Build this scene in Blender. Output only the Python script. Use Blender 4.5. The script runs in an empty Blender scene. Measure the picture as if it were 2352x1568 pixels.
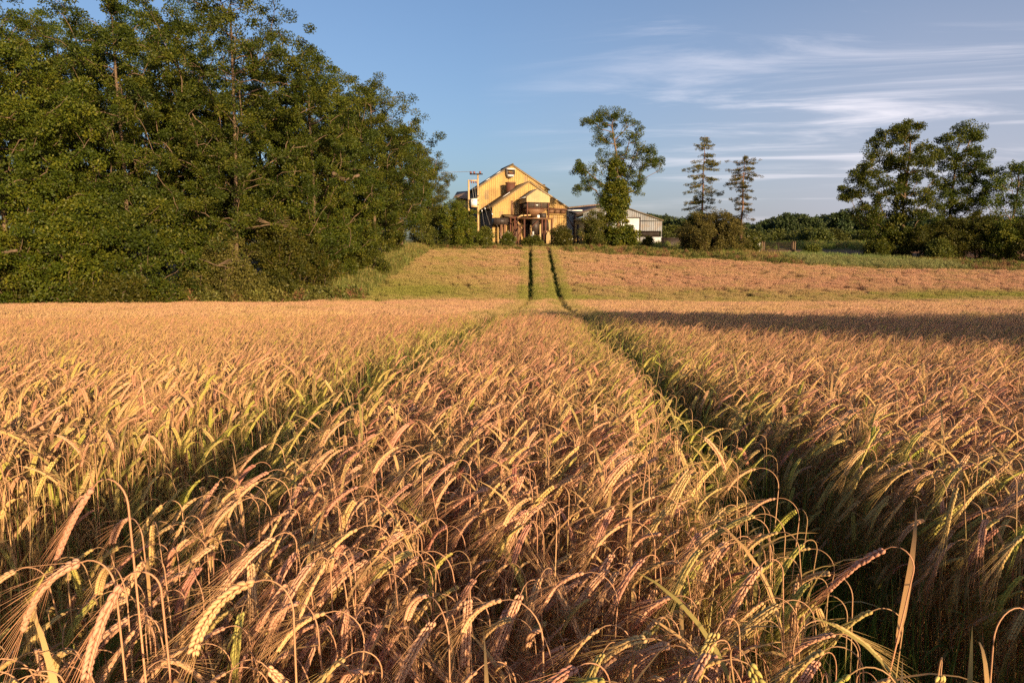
import bpy, math, random
import numpy as np
from math import sin, cos, pi, radians, atan, atan2, sqrt

# ------------------------------------------------------------------ camera, sky, sun
scene = bpy.context.scene
C = scene.collection
W_PX, F_PX, HOR = 2352.0, 1568.0, 600.0          # measured on the photo at 2352 x 1568
PITCH = atan((784 - HOR) / F_PX)
CAM = np.array((0.0, 0.0, 1.40))
cam_d = bpy.data.cameras.new("camera")
cam_d.sensor_width = 36.0
cam_d.lens = 24.0
cam_d.clip_start = 0.05
cam_d.clip_end = 20000
cam = bpy.data.objects.new("camera", cam_d)
cam.location = CAM
cam.rotation_euler = (pi / 2 - PITCH, 0, 0)
C.objects.link(cam)
scene.camera = cam

SUN_AZ, SUN_EL = radians(151), radians(10.5)        # azimuth clockwise from +Y
sun_dir = np.array((sin(SUN_AZ) * cos(SUN_EL), cos(SUN_AZ) * cos(SUN_EL), sin(SUN_EL)))
sl = bpy.data.lights.new("sun", 'SUN')
sl.energy = 5.0
sl.angle = radians(0.5)
sl.color = (1.0, 0.735, 0.445)
so = bpy.data.objects.new("sun", sl)
so.rotation_euler = (pi / 2 - SUN_EL, 0, pi - SUN_AZ)
so.location = (40, -20, 40)
C.objects.link(so)

world = bpy.data.worlds.new("World")
scene.world = world
world.use_nodes = True
wt = world.node_tree
wt.nodes.clear()
def N(t, kind, **kw):
    n = t.nodes.new(kind)
    for k, v in kw.items():
        setattr(n, k, v)
    return n
def L(t, a, b):
    t.links.new(a, b)
sky = N(wt, 'ShaderNodeTexSky', sky_type='NISHITA', sun_disc=False)
sky.sun_elevation = SUN_EL
sky.sun_rotation = SUN_AZ
sky.altitude = 50
sky.air_density = 1.0
sky.dust_density = 3.2
sky.ozone_density = 2.4
bg = N(wt, 'ShaderNodeBackground')
bg.inputs['Strength'].default_value = 0.102
out = N(wt, 'ShaderNodeOutputWorld')
tc = N(wt, 'ShaderNodeTexCoord')
sep = N(wt, 'ShaderNodeSeparateXYZ')
L(wt, tc.outputs['Generated'], sep.inputs[0])
def M(t, op, a, b=None, c=None, clamp=False):
    n = N(t, 'ShaderNodeMath', operation=op, use_clamp=clamp)
    for i, v in enumerate((a, b, c)):
        if v is None:
            continue
        if hasattr(v, 'is_output'):
            L(t, v, n.inputs[i])
        else:
            n.inputs[i].default_value = v
    return n.outputs[0]
def ramp(t, fac, stops, interp='LINEAR'):
    r = N(t, 'ShaderNodeValToRGB')
    cr = r.color_ramp
    cr.interpolation = interp
    while len(cr.elements) < len(stops):
        cr.elements.new(0.5)
    for e, (p, c) in zip(cr.elements, stops):
        e.position = p
        e.color = (c, c, c, 1) if not hasattr(c, '__len__') else (*c, 1)
    if fac is not None:
        L(t, fac, r.inputs[0])
    return r.outputs['Color']
def noise(t, vec, scale, detail=4, rough=0.55, dist=0.0):
    n = N(t, 'ShaderNodeTexNoise')
    n.inputs['Scale'].default_value = scale
    n.inputs['Detail'].default_value = detail
    n.inputs['Roughness'].default_value = rough
    n.inputs['Distortion'].default_value = dist
    if vec is not None:
        L(t, vec, n.inputs['Vector'])
    return n.outputs['Fac']
def mixc(t, fac, a, b, blend='MIX'):
    n = N(t, 'ShaderNodeMix', data_type='RGBA', blend_type=blend)
    for s, v in ((n.inputs[0], fac), (n.inputs[6], a), (n.inputs[7], b)):
        if hasattr(v, 'is_output'):
            L(t, v, s)
        elif hasattr(v, '__len__'):
            s.default_value = (*v, 1)
        else:
            s.default_value = v
    return n.outputs[2]
# cirrus: a flat layer of cloud seen in perspective, thicker towards the right of the view
zz = M(wt, 'ADD', M(wt, 'MAXIMUM', sep.outputs[2], 0.0), 0.10)
cu = M(wt, 'DIVIDE', sep.outputs[0], zz)
cv = M(wt, 'DIVIDE', sep.outputs[1], zz)
cvs = M(wt, 'ADD', M(wt, 'MULTIPLY', cv, 1.55), M(wt, 'MULTIPLY', cu, 0.30))
cmb = N(wt, 'ShaderNodeCombineXYZ')
L(wt, M(wt, 'MULTIPLY', cu, 0.42), cmb.inputs[0])
L(wt, cvs, cmb.inputs[1])
cmb.inputs[2].default_value = 3.7
n1 = noise(wt, cmb.outputs[0], 1.55, 10, 0.60, 0.7)
n2 = noise(wt, cmb.outputs[0], 0.42, 3, 0.5, 0.2)
side = ramp(wt, M(wt, 'ADD', M(wt, 'MULTIPLY', sep.outputs[0], 0.8), 0.5), [(0.46, 0.0), (0.66, 0.45), (0.88, 1.0)])
cl = M(wt, 'MULTIPLY', ramp(wt, n1, [(0.47, 0.0), (0.74, 1.0)], 'EASE'), ramp(wt, n2, [(0.36, 0.25), (0.58, 1.0)]))
cl = M(wt, 'MULTIPLY', cl, side)
low = ramp(wt, sep.outputs[2], [(0.03, 0.15), (0.13, 1.0)])
cl = M(wt, 'MULTIPLY', M(wt, 'MULTIPLY', cl, low), 0.62, clamp=True)
veil = M(wt, 'MULTIPLY', M(wt, 'MULTIPLY', side, ramp(wt, sep.outputs[2], [(0.0, 1.0), (0.42, 0.0)])), 0.75)
tint = mixc(wt, 1.0, sky.outputs[0], (0.90, 0.88, 0.96), 'MULTIPLY')
s1 = mixc(wt, veil, tint, (3.3, 3.2, 3.85))
s2 = mixc(wt, cl, s1, (6.6, 6.1, 6.3))
L(wt, s2, bg.inputs['Color'])
L(wt, bg.outputs[0], out.inputs[0])

scene.view_settings.view_transform = 'Standard'
scene.view_settings.look = 'None'
scene.view_settings.exposure = 1.0
scene.view_settings.gamma = 1.0
scene.view_settings.use_curve_mapping = False
scene.render.engine = 'CYCLES'
scene.cycles.max_bounces = 6
scene.cycles.diffuse_bounces = 4
scene.cycles.transparent_max_bounces = 4
scene.cycles.use_denoising = False

# ------------------------------------------------------------------ helpers
def P(px, py, Y):
    """the point on the sight line through photo pixel (px, py) that lies at depth Y"""
    a, b = (px - W_PX / 2) / F_PX, (784 - py) / F_PX
    d = np.array((a, cos(PITCH) + b * sin(PITCH), -sin(PITCH) + b * cos(PITCH)))
    return CAM + d * (Y / d[1])
def smooth(a, b, x):
    t = np.clip((np.asarray(x, float) - a) / (b - a), 0, 1)
    return t * t * (3 - 2 * t)
_gy = np.array([-400, -30, 0, 38, 43, 46, 49, 53, 72, 80, 90, 98, 120, 250, 330, 650, 760, 1000, 6000.])
_gz = np.array([1.2, 1.0, 0, -1.79, -1.98, -2.0, -1.78, -1.30, 1.25, 2.25, 3.35, 3.7, 3.9, 4.6, 6.0, 21, 25, 22, 0.])
_fy = np.arange(-400, 6000, 0.5)
_fz = np.interp(_fy, _gy, _gz)
_k = np.ones(9) / 9
_fz = np.convolve(np.pad(_fz, 4, mode='edge'), _k, 'valid')
def ground(x, y):
    x, y = np.asarray(x, float), np.asarray(y, float)
    z = np.interp(y, _fy, _fz)
    dl = np.interp(y, [47, 60, 80], [-10.5, -9.2, -8.7]) - x          # the grassy bank under the wood
    z = z + 0.75 * smooth(.25, 2.6, dl) * smooth(44, 51, y) * (1 - smooth(80, 90, y))
    z = z + 0.07 * np.sin(x * 0.21 + 1.3) * np.sin(y * 0.17) * smooth(3, 12, y)
    return z
def track_x(y):
    y = np.asarray(y, float)
    return np.where(y < 47, -1.22 + 0.054 * y, 1.318 + 0.026 * (y - 47))
TRACK_GAP = 2.05

def mesh(name, V, F=(), mat=None, attrs=None, smooth_=False):
    """F: list of index arrays (n,3) or (n,4). attrs: {name: (domain, values)}"""
    me = bpy.data.meshes.new(name)
    V = np.ascontiguousarray(V, dtype=np.float32)
    me.vertices.add(len(V))
    me.vertices.foreach_set('co', V.ravel())
    F = [np.asarray(f, dtype=np.int32) for f in F if len(f)]
    if F:
        nl = sum(f.size for f in F)
        nf = sum(len(f) for f in F)
        me.loops.add(nl)
        me.polygons.add(nf)
        me.loops.foreach_set('vertex_index', np.concatenate([f.ravel() for f in F]))
        tot = np.concatenate([np.full(len(f), f.shape[1], np.int32) for f in F])
        st = np.concatenate(([0], np.cumsum(tot)[:-1])).astype(np.int32)
        me.polygons.foreach_set('loop_start', st)
        if smooth_:
            me.polygons.foreach_set('use_smooth', np.ones(nf, bool))
    for k, (dom, val) in (attrs or {}).items():
        val = np.ascontiguousarray(val)
        ty = 'INT' if val.dtype.kind == 'i' else ('FLOAT_VECTOR' if val.ndim == 2 else 'FLOAT')
        at = me.attributes.new(k, ty, dom)
        if ty == 'FLOAT_VECTOR':
            at.data.foreach_set('vector', val.astype(np.float32).ravel())
        elif ty == 'INT':
            at.data.foreach_set('value', val.astype(np.int32))
        else:
            at.data.foreach_set('value', val.astype(np.float32))
    me.update(calc_edges=True)
    me.validate(clean_customdata=False)
    if mat:
        me.materials.append(mat)
    return me
def obj(name, me, parent=None, loc=None, link=True):
    o = bpy.data.objects.new(name, me)
    if link:
        C.objects.link(o)
    if parent:
        o.parent = parent
    if loc is not None:
        o.location = loc
    return o
def tag(o, label=None, cat=None, group=None, kind=None):
    for k, v in (('label', label), ('category', cat), ('group', group), ('kind', kind)):
        if v:
            o[k] = v
    return o
def thing(name, label, cat, loc=(0, 0, 0), rotz=0, group=None):
    o = obj(name, None, None, loc)
    o.rotation_euler = (0, 0, rotz)
    o.empty_display_size = 0.3
    return tag(o, label, cat, group)
def copy_thing(root, loc, rotz=0.0, scale=1.0, label=None, group=None, tilt=(0, 0)):
    r = root.copy()
    C.objects.link(r)
    r.location = loc
    r.rotation_euler = (tilt[0], tilt[1], rotz)
    r.scale = scale if hasattr(scale, '__len__') else (scale,) * 3
    if label:
        r['label'] = label
    if group:
        r['group'] = group
    for ch in list(root.children):
        c = ch.copy()
        C.objects.link(c)
        c.parent = r
        for g in list(ch.children):
            d = g.copy()
            C.objects.link(d)
            d.parent = c
    return r

class MB:
    """collects boxes, bars, tubes and sheets of ONE mesh object (world coordinates)"""
    def __init__(s, fr=None):
        s.v, s.f, s.n, s.fr = [], {3: [], 4: []}, 0, fr
    def add(s, V, F):
        V = np.asarray(V, float).reshape(-1, 3)
        if s.fr is not None:
            V = s.fr(V)
        s.v.append(V)
        for f in F:
            f = np.asarray(f)
            if len(f):
                s.f[f.shape[1]].append(f + s.n)
        s.n += len(V)
        return s
    def box(s, lo, hi):
        x0, y0, z0 = lo
        x1, y1, z1 = hi
        V = [(x0, y0, z0), (x1, y0, z0), (x1, y1, z0), (x0, y1, z0), (x0, y0, z1), (x1, y0, z1), (x1, y1, z1), (x0, y1, z1)]
        return s.add(V, [np.array([(0, 3, 2, 1), (4, 5, 6, 7), (0, 1, 5, 4), (1, 2, 6, 5), (2, 3, 7, 6), (3, 0, 4, 7)])])
    def hexa(s, a, b):
        """two quads (4 points each), joined"""
        return s.add(np.concatenate([a, b]), [np.array([(3, 2, 1, 0), (4, 5, 6, 7), (0, 1, 5, 4), (1, 2, 6, 5), (2, 3, 7, 6), (3, 0, 4, 7)])])
    def tube(s, path, r, n=6, caps=True):
        V, Q, T = tube(path, r, n, caps)
        return s.add(V, [Q, T])
    def bar(s, a, b, w, n=4):
        return s.tube([a, b], w, n)
    def build(s, name, mat, parent=None, smooth_=False, attrs=None):
        V = np.concatenate(s.v)
        off = np.zeros(3)
        p = parent
        while p is not None:
            off += np.array(p.location)
            p = p.parent
        F = [np.concatenate(f) for f in (s.f[4], s.f[3]) if f]
        return obj(name, mesh(name, V - off, F, mat, attrs, smooth_), parent)
def tube(path, r, n=6, caps=True):
    p = np.asarray(path, float)
    k = len(p)
    r = np.broadcast_to(np.asarray(r, float), (k,))
    t = np.gradient(p, axis=0)
    t /= np.linalg.norm(t, axis=1, keepdims=True) + 1e-12
    ref = np.array((0, 0, 1.0)) if abs(t[:, 2]).mean() < 0.8 else np.array((1.0, 0, 0))
    a = np.cross(t, ref)
    a /= np.linalg.norm(a, axis=1, keepdims=True) + 1e-12
    b = np.cross(t, a)
    ang = np.arange(n) * 2 * pi / n + pi / n
    V = (p[:, None] + r[:, None, None] * (cos_(ang)[None, :, None] * a[:, None] + sin_(ang)[None, :, None] * b[:, None])).reshape(-1, 3)
    i = np.arange(k - 1)[:, None] * n
    j = np.arange(n)[None]
    j2 = (j + 1) % n
    Q = np.stack([i + j, i + j2, i + n + j2, i + n + j], -1).reshape(-1, 4)
    T = np.zeros((0, 3), int)
    if caps:
        V = np.concatenate([V, p[:1], p[-1:]])
        jj = np.arange(n)
        T = np.concatenate([np.stack([np.full(n, k * n), (jj + 1) % n, jj], -1),
                            np.stack([np.full(n, k * n + 1), (k - 1) * n + jj, (k - 1) * n + (jj + 1) % n], -1)])
    return V, Q, T
cos_, sin_ = np.cos, np.sin
def merge(parts):
    """[(V, [F...])] -> V, [Q, T]"""
    vs, q, t, n = [], [], [], 0
    for V, F in parts:
        vs.append(V)
        for f in F:
            f = np.asarray(f)
            if len(f):
                (q if f.shape[1] == 4 else t).append(f + n)
        n += len(V)
    return np.concatenate(vs), [np.concatenate(x) for x in (q, t) if x]

# ------------------------------------------------------------------ materials
def material(name, build):
    m = bpy.data.materials.new(name)
    m.use_nodes = True
    t = m.node_tree
    t.nodes.clear()
    o = N(t, 'ShaderNodeOutputMaterial')
    L(t, build(t), o.inputs['Surface'])
    return m
def principled(t, col, rough=0.7, spec=0.3, metal=0.0, bump=None, bs=0.3, bd=0.02):
    p = N(t, 'ShaderNodeBsdfPrincipled')
    if hasattr(col, 'is_output'):
        L(t, col, p.inputs['Base Color'])
    else:
        p.inputs['Base Color'].default_value = (*col, 1)
    if hasattr(rough, 'is_output'):
        L(t, rough, p.inputs['Roughness'])
    else:
        p.inputs['Roughness'].default_value = rough
    p.inputs['Specular IOR Level'].default_value = spec
    p.inputs['Metallic'].default_value = metal
    if bump is not None:
        b = N(t, 'ShaderNodeBump')
        b.inputs['Strength'].default_value = bs
        b.inputs['Distance'].default_value = bd
        L(t, bump, b.inputs['Height'])
        L(t, b.outputs[0], p.inputs['Normal'])
    return p.outputs[0]
def attr(t, name, ty='GEOMETRY'):
    a = N(t, 'ShaderNodeAttribute', attribute_name=name, attribute_type=ty)
    return a.outputs['Fac']
def objco(t):
    return N(t, 'ShaderNodeTexCoord').outputs['Object']
def worldpos(t):
    return N(t, 'ShaderNodeNewGeometry').outputs['Position']
def with_translucent(t, surf, col, amount):
    tr = N(t, 'ShaderNodeBsdfTranslucent')
    L(t, col, tr.inputs['Color'])
    m = N(t, 'ShaderNodeMixShader')
    m.inputs[0].default_value = amount
    L(t, surf, m.inputs[1])
    L(t, tr.outputs[0], m.inputs[2])
    return m.outputs[0]
def leaf_mat(name, dark, mid, light, trans=0.3, rough=0.55):
    def b(t):
        c = ramp(t, attr(t, 'lv'), [(0.0, dark), (0.5, mid), (1.0, light)])
        oi = N(t, 'ShaderNodeObjectInfo')
        h = N(t, 'ShaderNodeHueSaturation')
        L(t, M(t, 'ADD', M(t, 'MULTIPLY', oi.outputs['Random'], 0.03), 0.485), h.inputs['Hue'])
        L(t, M(t, 'ADD', M(t, 'MULTIPLY', oi.outputs['Random'], 0.3), 0.85), h.inputs['Value'])
        L(t, c, h.inputs['Color'])
        return with_translucent(t, principled(t, h.outputs[0], rough, 0.25), h.outputs[0], trans)
    return material(name, b)
def flat_mat(name, a, b, scale=6.0, rough=0.75, spec=0.25, metal=0.0, stretch=None, bs=0.15):
    def f(t):
        v = objco(t)
        if stretch:
            mp = N(t, 'ShaderNodeMapping')
            mp.inputs['Scale'].default_value = stretch
            L(t, v, mp.inputs[0])
            v = mp.outputs[0]
        n = noise(t, v, scale, 6, 0.65)
        return principled(t, ramp(t, n, [(0.32, a), (0.68, b)]), rough, spec, metal, n, bs)
    return material(name, f)

def barley_mat(name, stops, green, rough=0.55, grain=False, trans=0.0):
    """colour by the plant's own ripeness (ripe) and colouring (shade)"""
    def b(t):
        sh = attr(t, 'shade', 'INSTANCER')
        rp = attr(t, 'ripe', 'INSTANCER')
        sv = attr(t, 'sv')
        s = M(t, 'ADD', sh, M(t, 'MULTIPLY', M(t, 'SUBTRACT', sv, 0.5), 0.55 if name != 'barley_mass' else .45), clamp=True)
        c = ramp(t, s, stops)
        r2 = M(t, 'ADD', rp, M(t, 'MULTIPLY', M(t, 'SUBTRACT', M(t, 'FRACT', M(t, 'MULTIPLY', sv, 7.31)), 0.5), 0.6 if name != 'barley_mass' else .25), clamp=True)
        c = mixc(t, M(t, 'SUBTRACT', 1.0, r2), c, green)
        if name == 'barley_stem':
            c = mixc(t, ramp(t, attr(t, 'tip'), [(0.55, 0.0), (0.8, 0.8)]), c, (0.46, 0.24, 0.13))
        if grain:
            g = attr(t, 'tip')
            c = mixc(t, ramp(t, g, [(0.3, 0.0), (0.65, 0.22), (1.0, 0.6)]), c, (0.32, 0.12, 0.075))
        surf = principled(t, c, rough, 0.18)
        return with_translucent(t, surf, c, trans) if trans else surf
    return material(name, b)

MAT = {}
MAT['ear'] = barley_mat('barley_ear', [(0.0, (0.74, 0.49, 0.18)), (0.35, (0.74, 0.425, 0.23)), (0.7, (0.68, 0.335, 0.21)), (1.0, (0.36, 0.14, 0.10))],
                        (0.42, 0.43, 0.07), 0.65, True, trans=0.12)
MAT['awn'] = barley_mat('barley_awn', [(0.0, (0.74, 0.48, 0.21)), (0.5, (0.72, 0.40, 0.21)), (1.0, (0.58, 0.26, 0.14))], (0.34, 0.34, 0.05), 0.4, trans=0.35)
MAT['stem'] = barley_mat('barley_stem', [(0.0, (0.74, 0.50, 0.22)), (0.4, (0.72, 0.42, 0.21)), (0.75, (0.64, 0.29, 0.16)), (1.0, (0.46, 0.17, 0.115))], (0.20, 0.26, 0.035), 0.45, trans=0.18)
MAT['blade'] = barley_mat('barley_blade', [(0.0, (0.64, 0.43, 0.16)), (0.6, (0.58, 0.34, 0.14)), (1.0, (0.40, 0.19, 0.08))], (0.09, 0.15, 0.02), 0.5, trans=0.3)
MAT['crop'] = barley_mat('barley_mass', [(0.0, (0.57, 0.375, 0.145)), (0.4, (0.57, 0.335, 0.18)), (0.75, (0.53, 0.28, 0.18)), (1.0, (0.40, 0.19, 0.125))],
                         (0.25, 0.245, 0.05), 0.55, trans=0.15)
def grass_build(t):
    c = ramp(t, attr(t, 'sv'), [(0.0, (0.10, 0.10, 0.022)), (0.4, (0.20, 0.16, 0.045)), (0.75, (0.34, 0.23, 0.085)), (1.0, (0.32, 0.14, 0.07))])
    c2 = mixc(t, attr(t, 'ripe', 'INSTANCER'), (0.13, 0.20, 0.03), c)
    c3 = mixc(t, attr(t, 'shade', 'INSTANCER'), c2, (0.19, 0.22, 0.085))
    return with_translucent(t, principled(t, c3, 0.6, 0.2), c3, 0.25)
MAT['grass'] = material('verge_grass', grass_build)

MAT['bark'] = flat_mat('bark', (0.075, 0.05, 0.032), (0.19, 0.13, 0.08), 9, 0.9, 0.1, bs=0.6)
MAT['bark_pine'] = flat_mat('bark_spruce', (0.10, 0.055, 0.035), (0.24, 0.14, 0.09), 9, 0.9, 0.1, bs=0.6)
MAT['ash'] = leaf_mat('ash_leaves', (0.0199, 0.0335, 0.0034), (0.0520, 0.0733, 0.0058), (0.1246, 0.1243, 0.0100))
MAT['sycamore'] = leaf_mat('sycamore_leaves', (0.0254, 0.0396, 0.0034), (0.0698, 0.0869, 0.0058), (0.1473, 0.1342, 0.0100))
MAT['thorn'] = leaf_mat('hawthorn_leaves', (0.0237, 0.0322, 0.0037), (0.0591, 0.0644, 0.0065), (0.1182, 0.1012, 0.0113))
MAT['brownthorn'] = leaf_mat('blackthorn_leaves', (0.038, 0.038, 0.008), (0.105, 0.090, 0.018), (0.18, 0.145, 0.035))
MAT['elder'] = leaf_mat('elder_leaves', (0.0296, 0.0404, 0.0065), (0.0831, 0.0955, 0.0123), (0.1662, 0.1498, 0.0239))
MAT['ivy'] = leaf_mat('ivy_leaves', (0.0301, 0.0471, 0.0044), (0.0767, 0.0965, 0.0077), (0.1887, 0.1683, 0.0143))
MAT['spruce'] = leaf_mat('spruce_needles', (0.0297, 0.0325, 0.0032), (0.0729, 0.0663, 0.0056), (0.1539, 0.1075, 0.0096), 0.1)
MAT['far'] = leaf_mat('valley_tree_leaves', (0.030, 0.044, 0.008), (0.070, 0.083, 0.014), (0.12, 0.125, 0.022), 0.2)
MAT['ridge'] = leaf_mat('hazy_ridge_leaves', (0.020, 0.034, 0.010), (0.036, 0.052, 0.015), (0.06, 0.075, 0.02), 0.15)  # bluish leaf tone stands in for the haze of distance
MAT['flower'] = flat_mat('white_flower', (0.62, 0.60, 0.42), (0.75, 0.72, 0.55), 5)
MAT['weed'] = leaf_mat('pale_weed_leaves', (0.13, 0.135, 0.04), (0.23, 0.225, 0.075), (0.35, 0.33, 0.14), 0.25)
MAT['nettle'] = leaf_mat('nettle_leaves', (0.045, 0.055, 0.012), (0.10, 0.105, 0.02), (0.19, 0.17, 0.04), 0.25)
MAT['dock'] = leaf_mat('dock_seed_heads', (0.10, 0.045, 0.025), (0.20, 0.095, 0.045), (0.30, 0.17, 0.08), 0.15)
def ground_build(t):
    pos = worldpos(t)
    s = N(t, 'ShaderNodeSeparateXYZ')
    L(t, pos, s.inputs[0])
    n = noise(t, pos, 1.7, 8, 0.7)
    n2 = noise(t, pos, 0.02, 5, 0.6)
    soil = ramp(t, n, [(0.3, (0.16, 0.085, 0.045)), (0.7, (0.34, 0.19, 0.10))])
    grass = ramp(t, noise(t, pos, 0.6, 8, 0.7), [(0.3, (0.05, 0.065, 0.016)), (0.7, (0.15, 0.135, 0.04))])
    far = ramp(t, n2, [(0.0, (0.08, 0.10, 0.025)), (0.56, (0.34, 0.23, 0.12)), (0.60, (0.10, 0.12, 0.03))], 'CONSTANT')
    c = mixc(t, ramp(t, M(t, 'MULTIPLY', s.outputs[1], 0.01), [(0.83, 0.0), (0.87, 1.0)]), soil, grass)
    c = mixc(t, ramp(t, M(t, 'MULTIPLY', s.outputs[1], 0.001), [(0.16, 0.0), (0.19, 1.0)]), c, far)
    return principled(t, c, 0.95, 0.1, 0, n, 0.6, 0.05)
MAT['ground'] = material('soil_and_turf', ground_build)
# ------------------------------------------------------------------ the ground
xs = np.unique(np.concatenate([np.arange(-70, 90, 1.0), -70 - np.geomspace(1, 3000, 40), 90 + np.geomspace(1, 3000, 40)]))
ys = np.unique(np.concatenate([np.arange(-12, 112, 1.0), -12 - np.geomspace(1, 380, 20), 112 + np.geomspace(1, 5000, 70)]))
gx, gy = np.meshgrid(xs, ys)
gz = ground(gx, gy)
nx_, ny_ = len(xs), len(ys)
ii, jj = np.meshgrid(np.arange(nx_ - 1), np.arange(ny_ - 1))
q0 = (jj * nx_ + ii).ravel()
gme = mesh('ground', np.stack([gx, gy, gz], -1).reshape(-1, 3), [np.stack([q0, q0 + 1, q0 + nx_ + 1, q0 + nx_], -1)], MAT['ground'], smooth_=True)
tag(obj('ground', gme), kind='structure')

# ------------------------------------------------------------------ barley plants
def ear_curve(rng, H, upright=False, lean=None):
    """a stem from the soil, a bowed neck and a nodding ear, in the x-z plane (nods towards +x)"""
    th0 = radians(rng.uniform(-2, 7) if lean is None else lean)
    if upright:
        th1, th2 = radians(rng.uniform(15, 40)), radians(rng.uniform(30, 60))
    else:
        th1, th2 = radians(rng.uniform(105, 146)), radians(rng.uniform(138, 170))
    neck = rng.uniform(0.05, 0.10)
    ear = rng.uniform(0.094, 0.124)
    n1, n2, n3 = 8, 9, 12
    ds = np.concatenate([np.full(n1, (H - 0.6 * neck) / n1), np.full(n2, neck / n2), np.full(n3, ear / n3)])
    s1 = np.linspace(0, 1, n1)
    s2 = np.linspace(0, 1, n2)
    s3 = np.linspace(0, 1, n3)
    th = np.concatenate([th0 * (0.4 + 0.6 * s1), th0 + (th1 - th0) * s2 ** 1.3, th1 + (th2 - th1) * s3 ** 0.8])
    dx, dz = np.sin(th) * ds, np.cos(th) * ds
    p = np.stack([np.concatenate([[0], np.cumsum(dx)]), np.zeros(n1 + n2 + n3 + 1), np.concatenate([[0], np.cumsum(dz)])], -1)
    return p, n1 + n2
def frame_at(p, s):
    """point, tangent, in-plane normal and side vector at fractional index s"""
    i = np.clip(np.floor(s).astype(int), 0, len(p) - 2)
    f = (s - i)[:, None]
    pt = p[i] * (1 - f) + p[i + 1] * f
    t = p[i + 1] - p[i]
    t /= np.linalg.norm(t, axis=1, keepdims=True)
    side = np.tile(np.array((0, 1.0, 0)), (len(s), 1))
    nrm = np.cross(side, t)
    return pt, t, nrm, side
def grains(pt, d, w, h, ln, wd, tk, rings, nseg):
    """elongated seeds: pt base, d direction, w width axis, h thickness axis -> V, F, tip attr"""
    k = len(pt)
    zs = np.linspace(0, 1, rings + 2)[1:-1]
    rr = np.sin(zs ** 0.72 * pi) ** 0.85
    ang = np.arange(nseg) * 2 * pi / nseg
    prof = np.concatenate([[[0, 0, 0]], np.stack([np.repeat(zs, nseg), (rr[:, None] * cos_(ang)).ravel(), (rr[:, None] * sin_(ang)).ravel()], -1), [[1, 0, 0]]])
    V = pt[:, None] + prof[None, :, 0:1] * ln[:, None, None] * d[:, None] + prof[None, :, 1:2] * wd * w[:, None] + prof[None, :, 2:3] * tk * h[:, None]
    m = len(prof)
    jj = np.arange(nseg)
    j2 = (jj + 1) % nseg
    T = [np.stack([np.zeros(nseg, int), 1 + j2, 1 + jj], -1)]
    lb = 1 + (rings - 1) * nseg
    T.append(np.stack([np.full(nseg, m - 1), lb + jj, lb + j2], -1))
    T = np.concatenate(T)
    Q = np.concatenate([np.stack([1 + r * nseg + jj, 1 + r * nseg + j2, 1 + (r + 1) * nseg + j2, 1 + (r + 1) * nseg + jj], -1) for r in range(rings - 1)]) if rings > 1 else np.zeros((0, 4), int)
    o = np.arange(k)[:, None, None] * m
    return V.reshape(-1, 3), [(Q[None] + o).reshape(-1, 4), (T[None] + o).reshape(-1, 3)], np.tile(np.concatenate([[1.0], np.clip(np.repeat(1 - zs, nseg) ** 3 * .6 + np.tile(np.abs(cos_(ang)) ** 3, rings), 0, 1), [.5]]), k)
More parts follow.
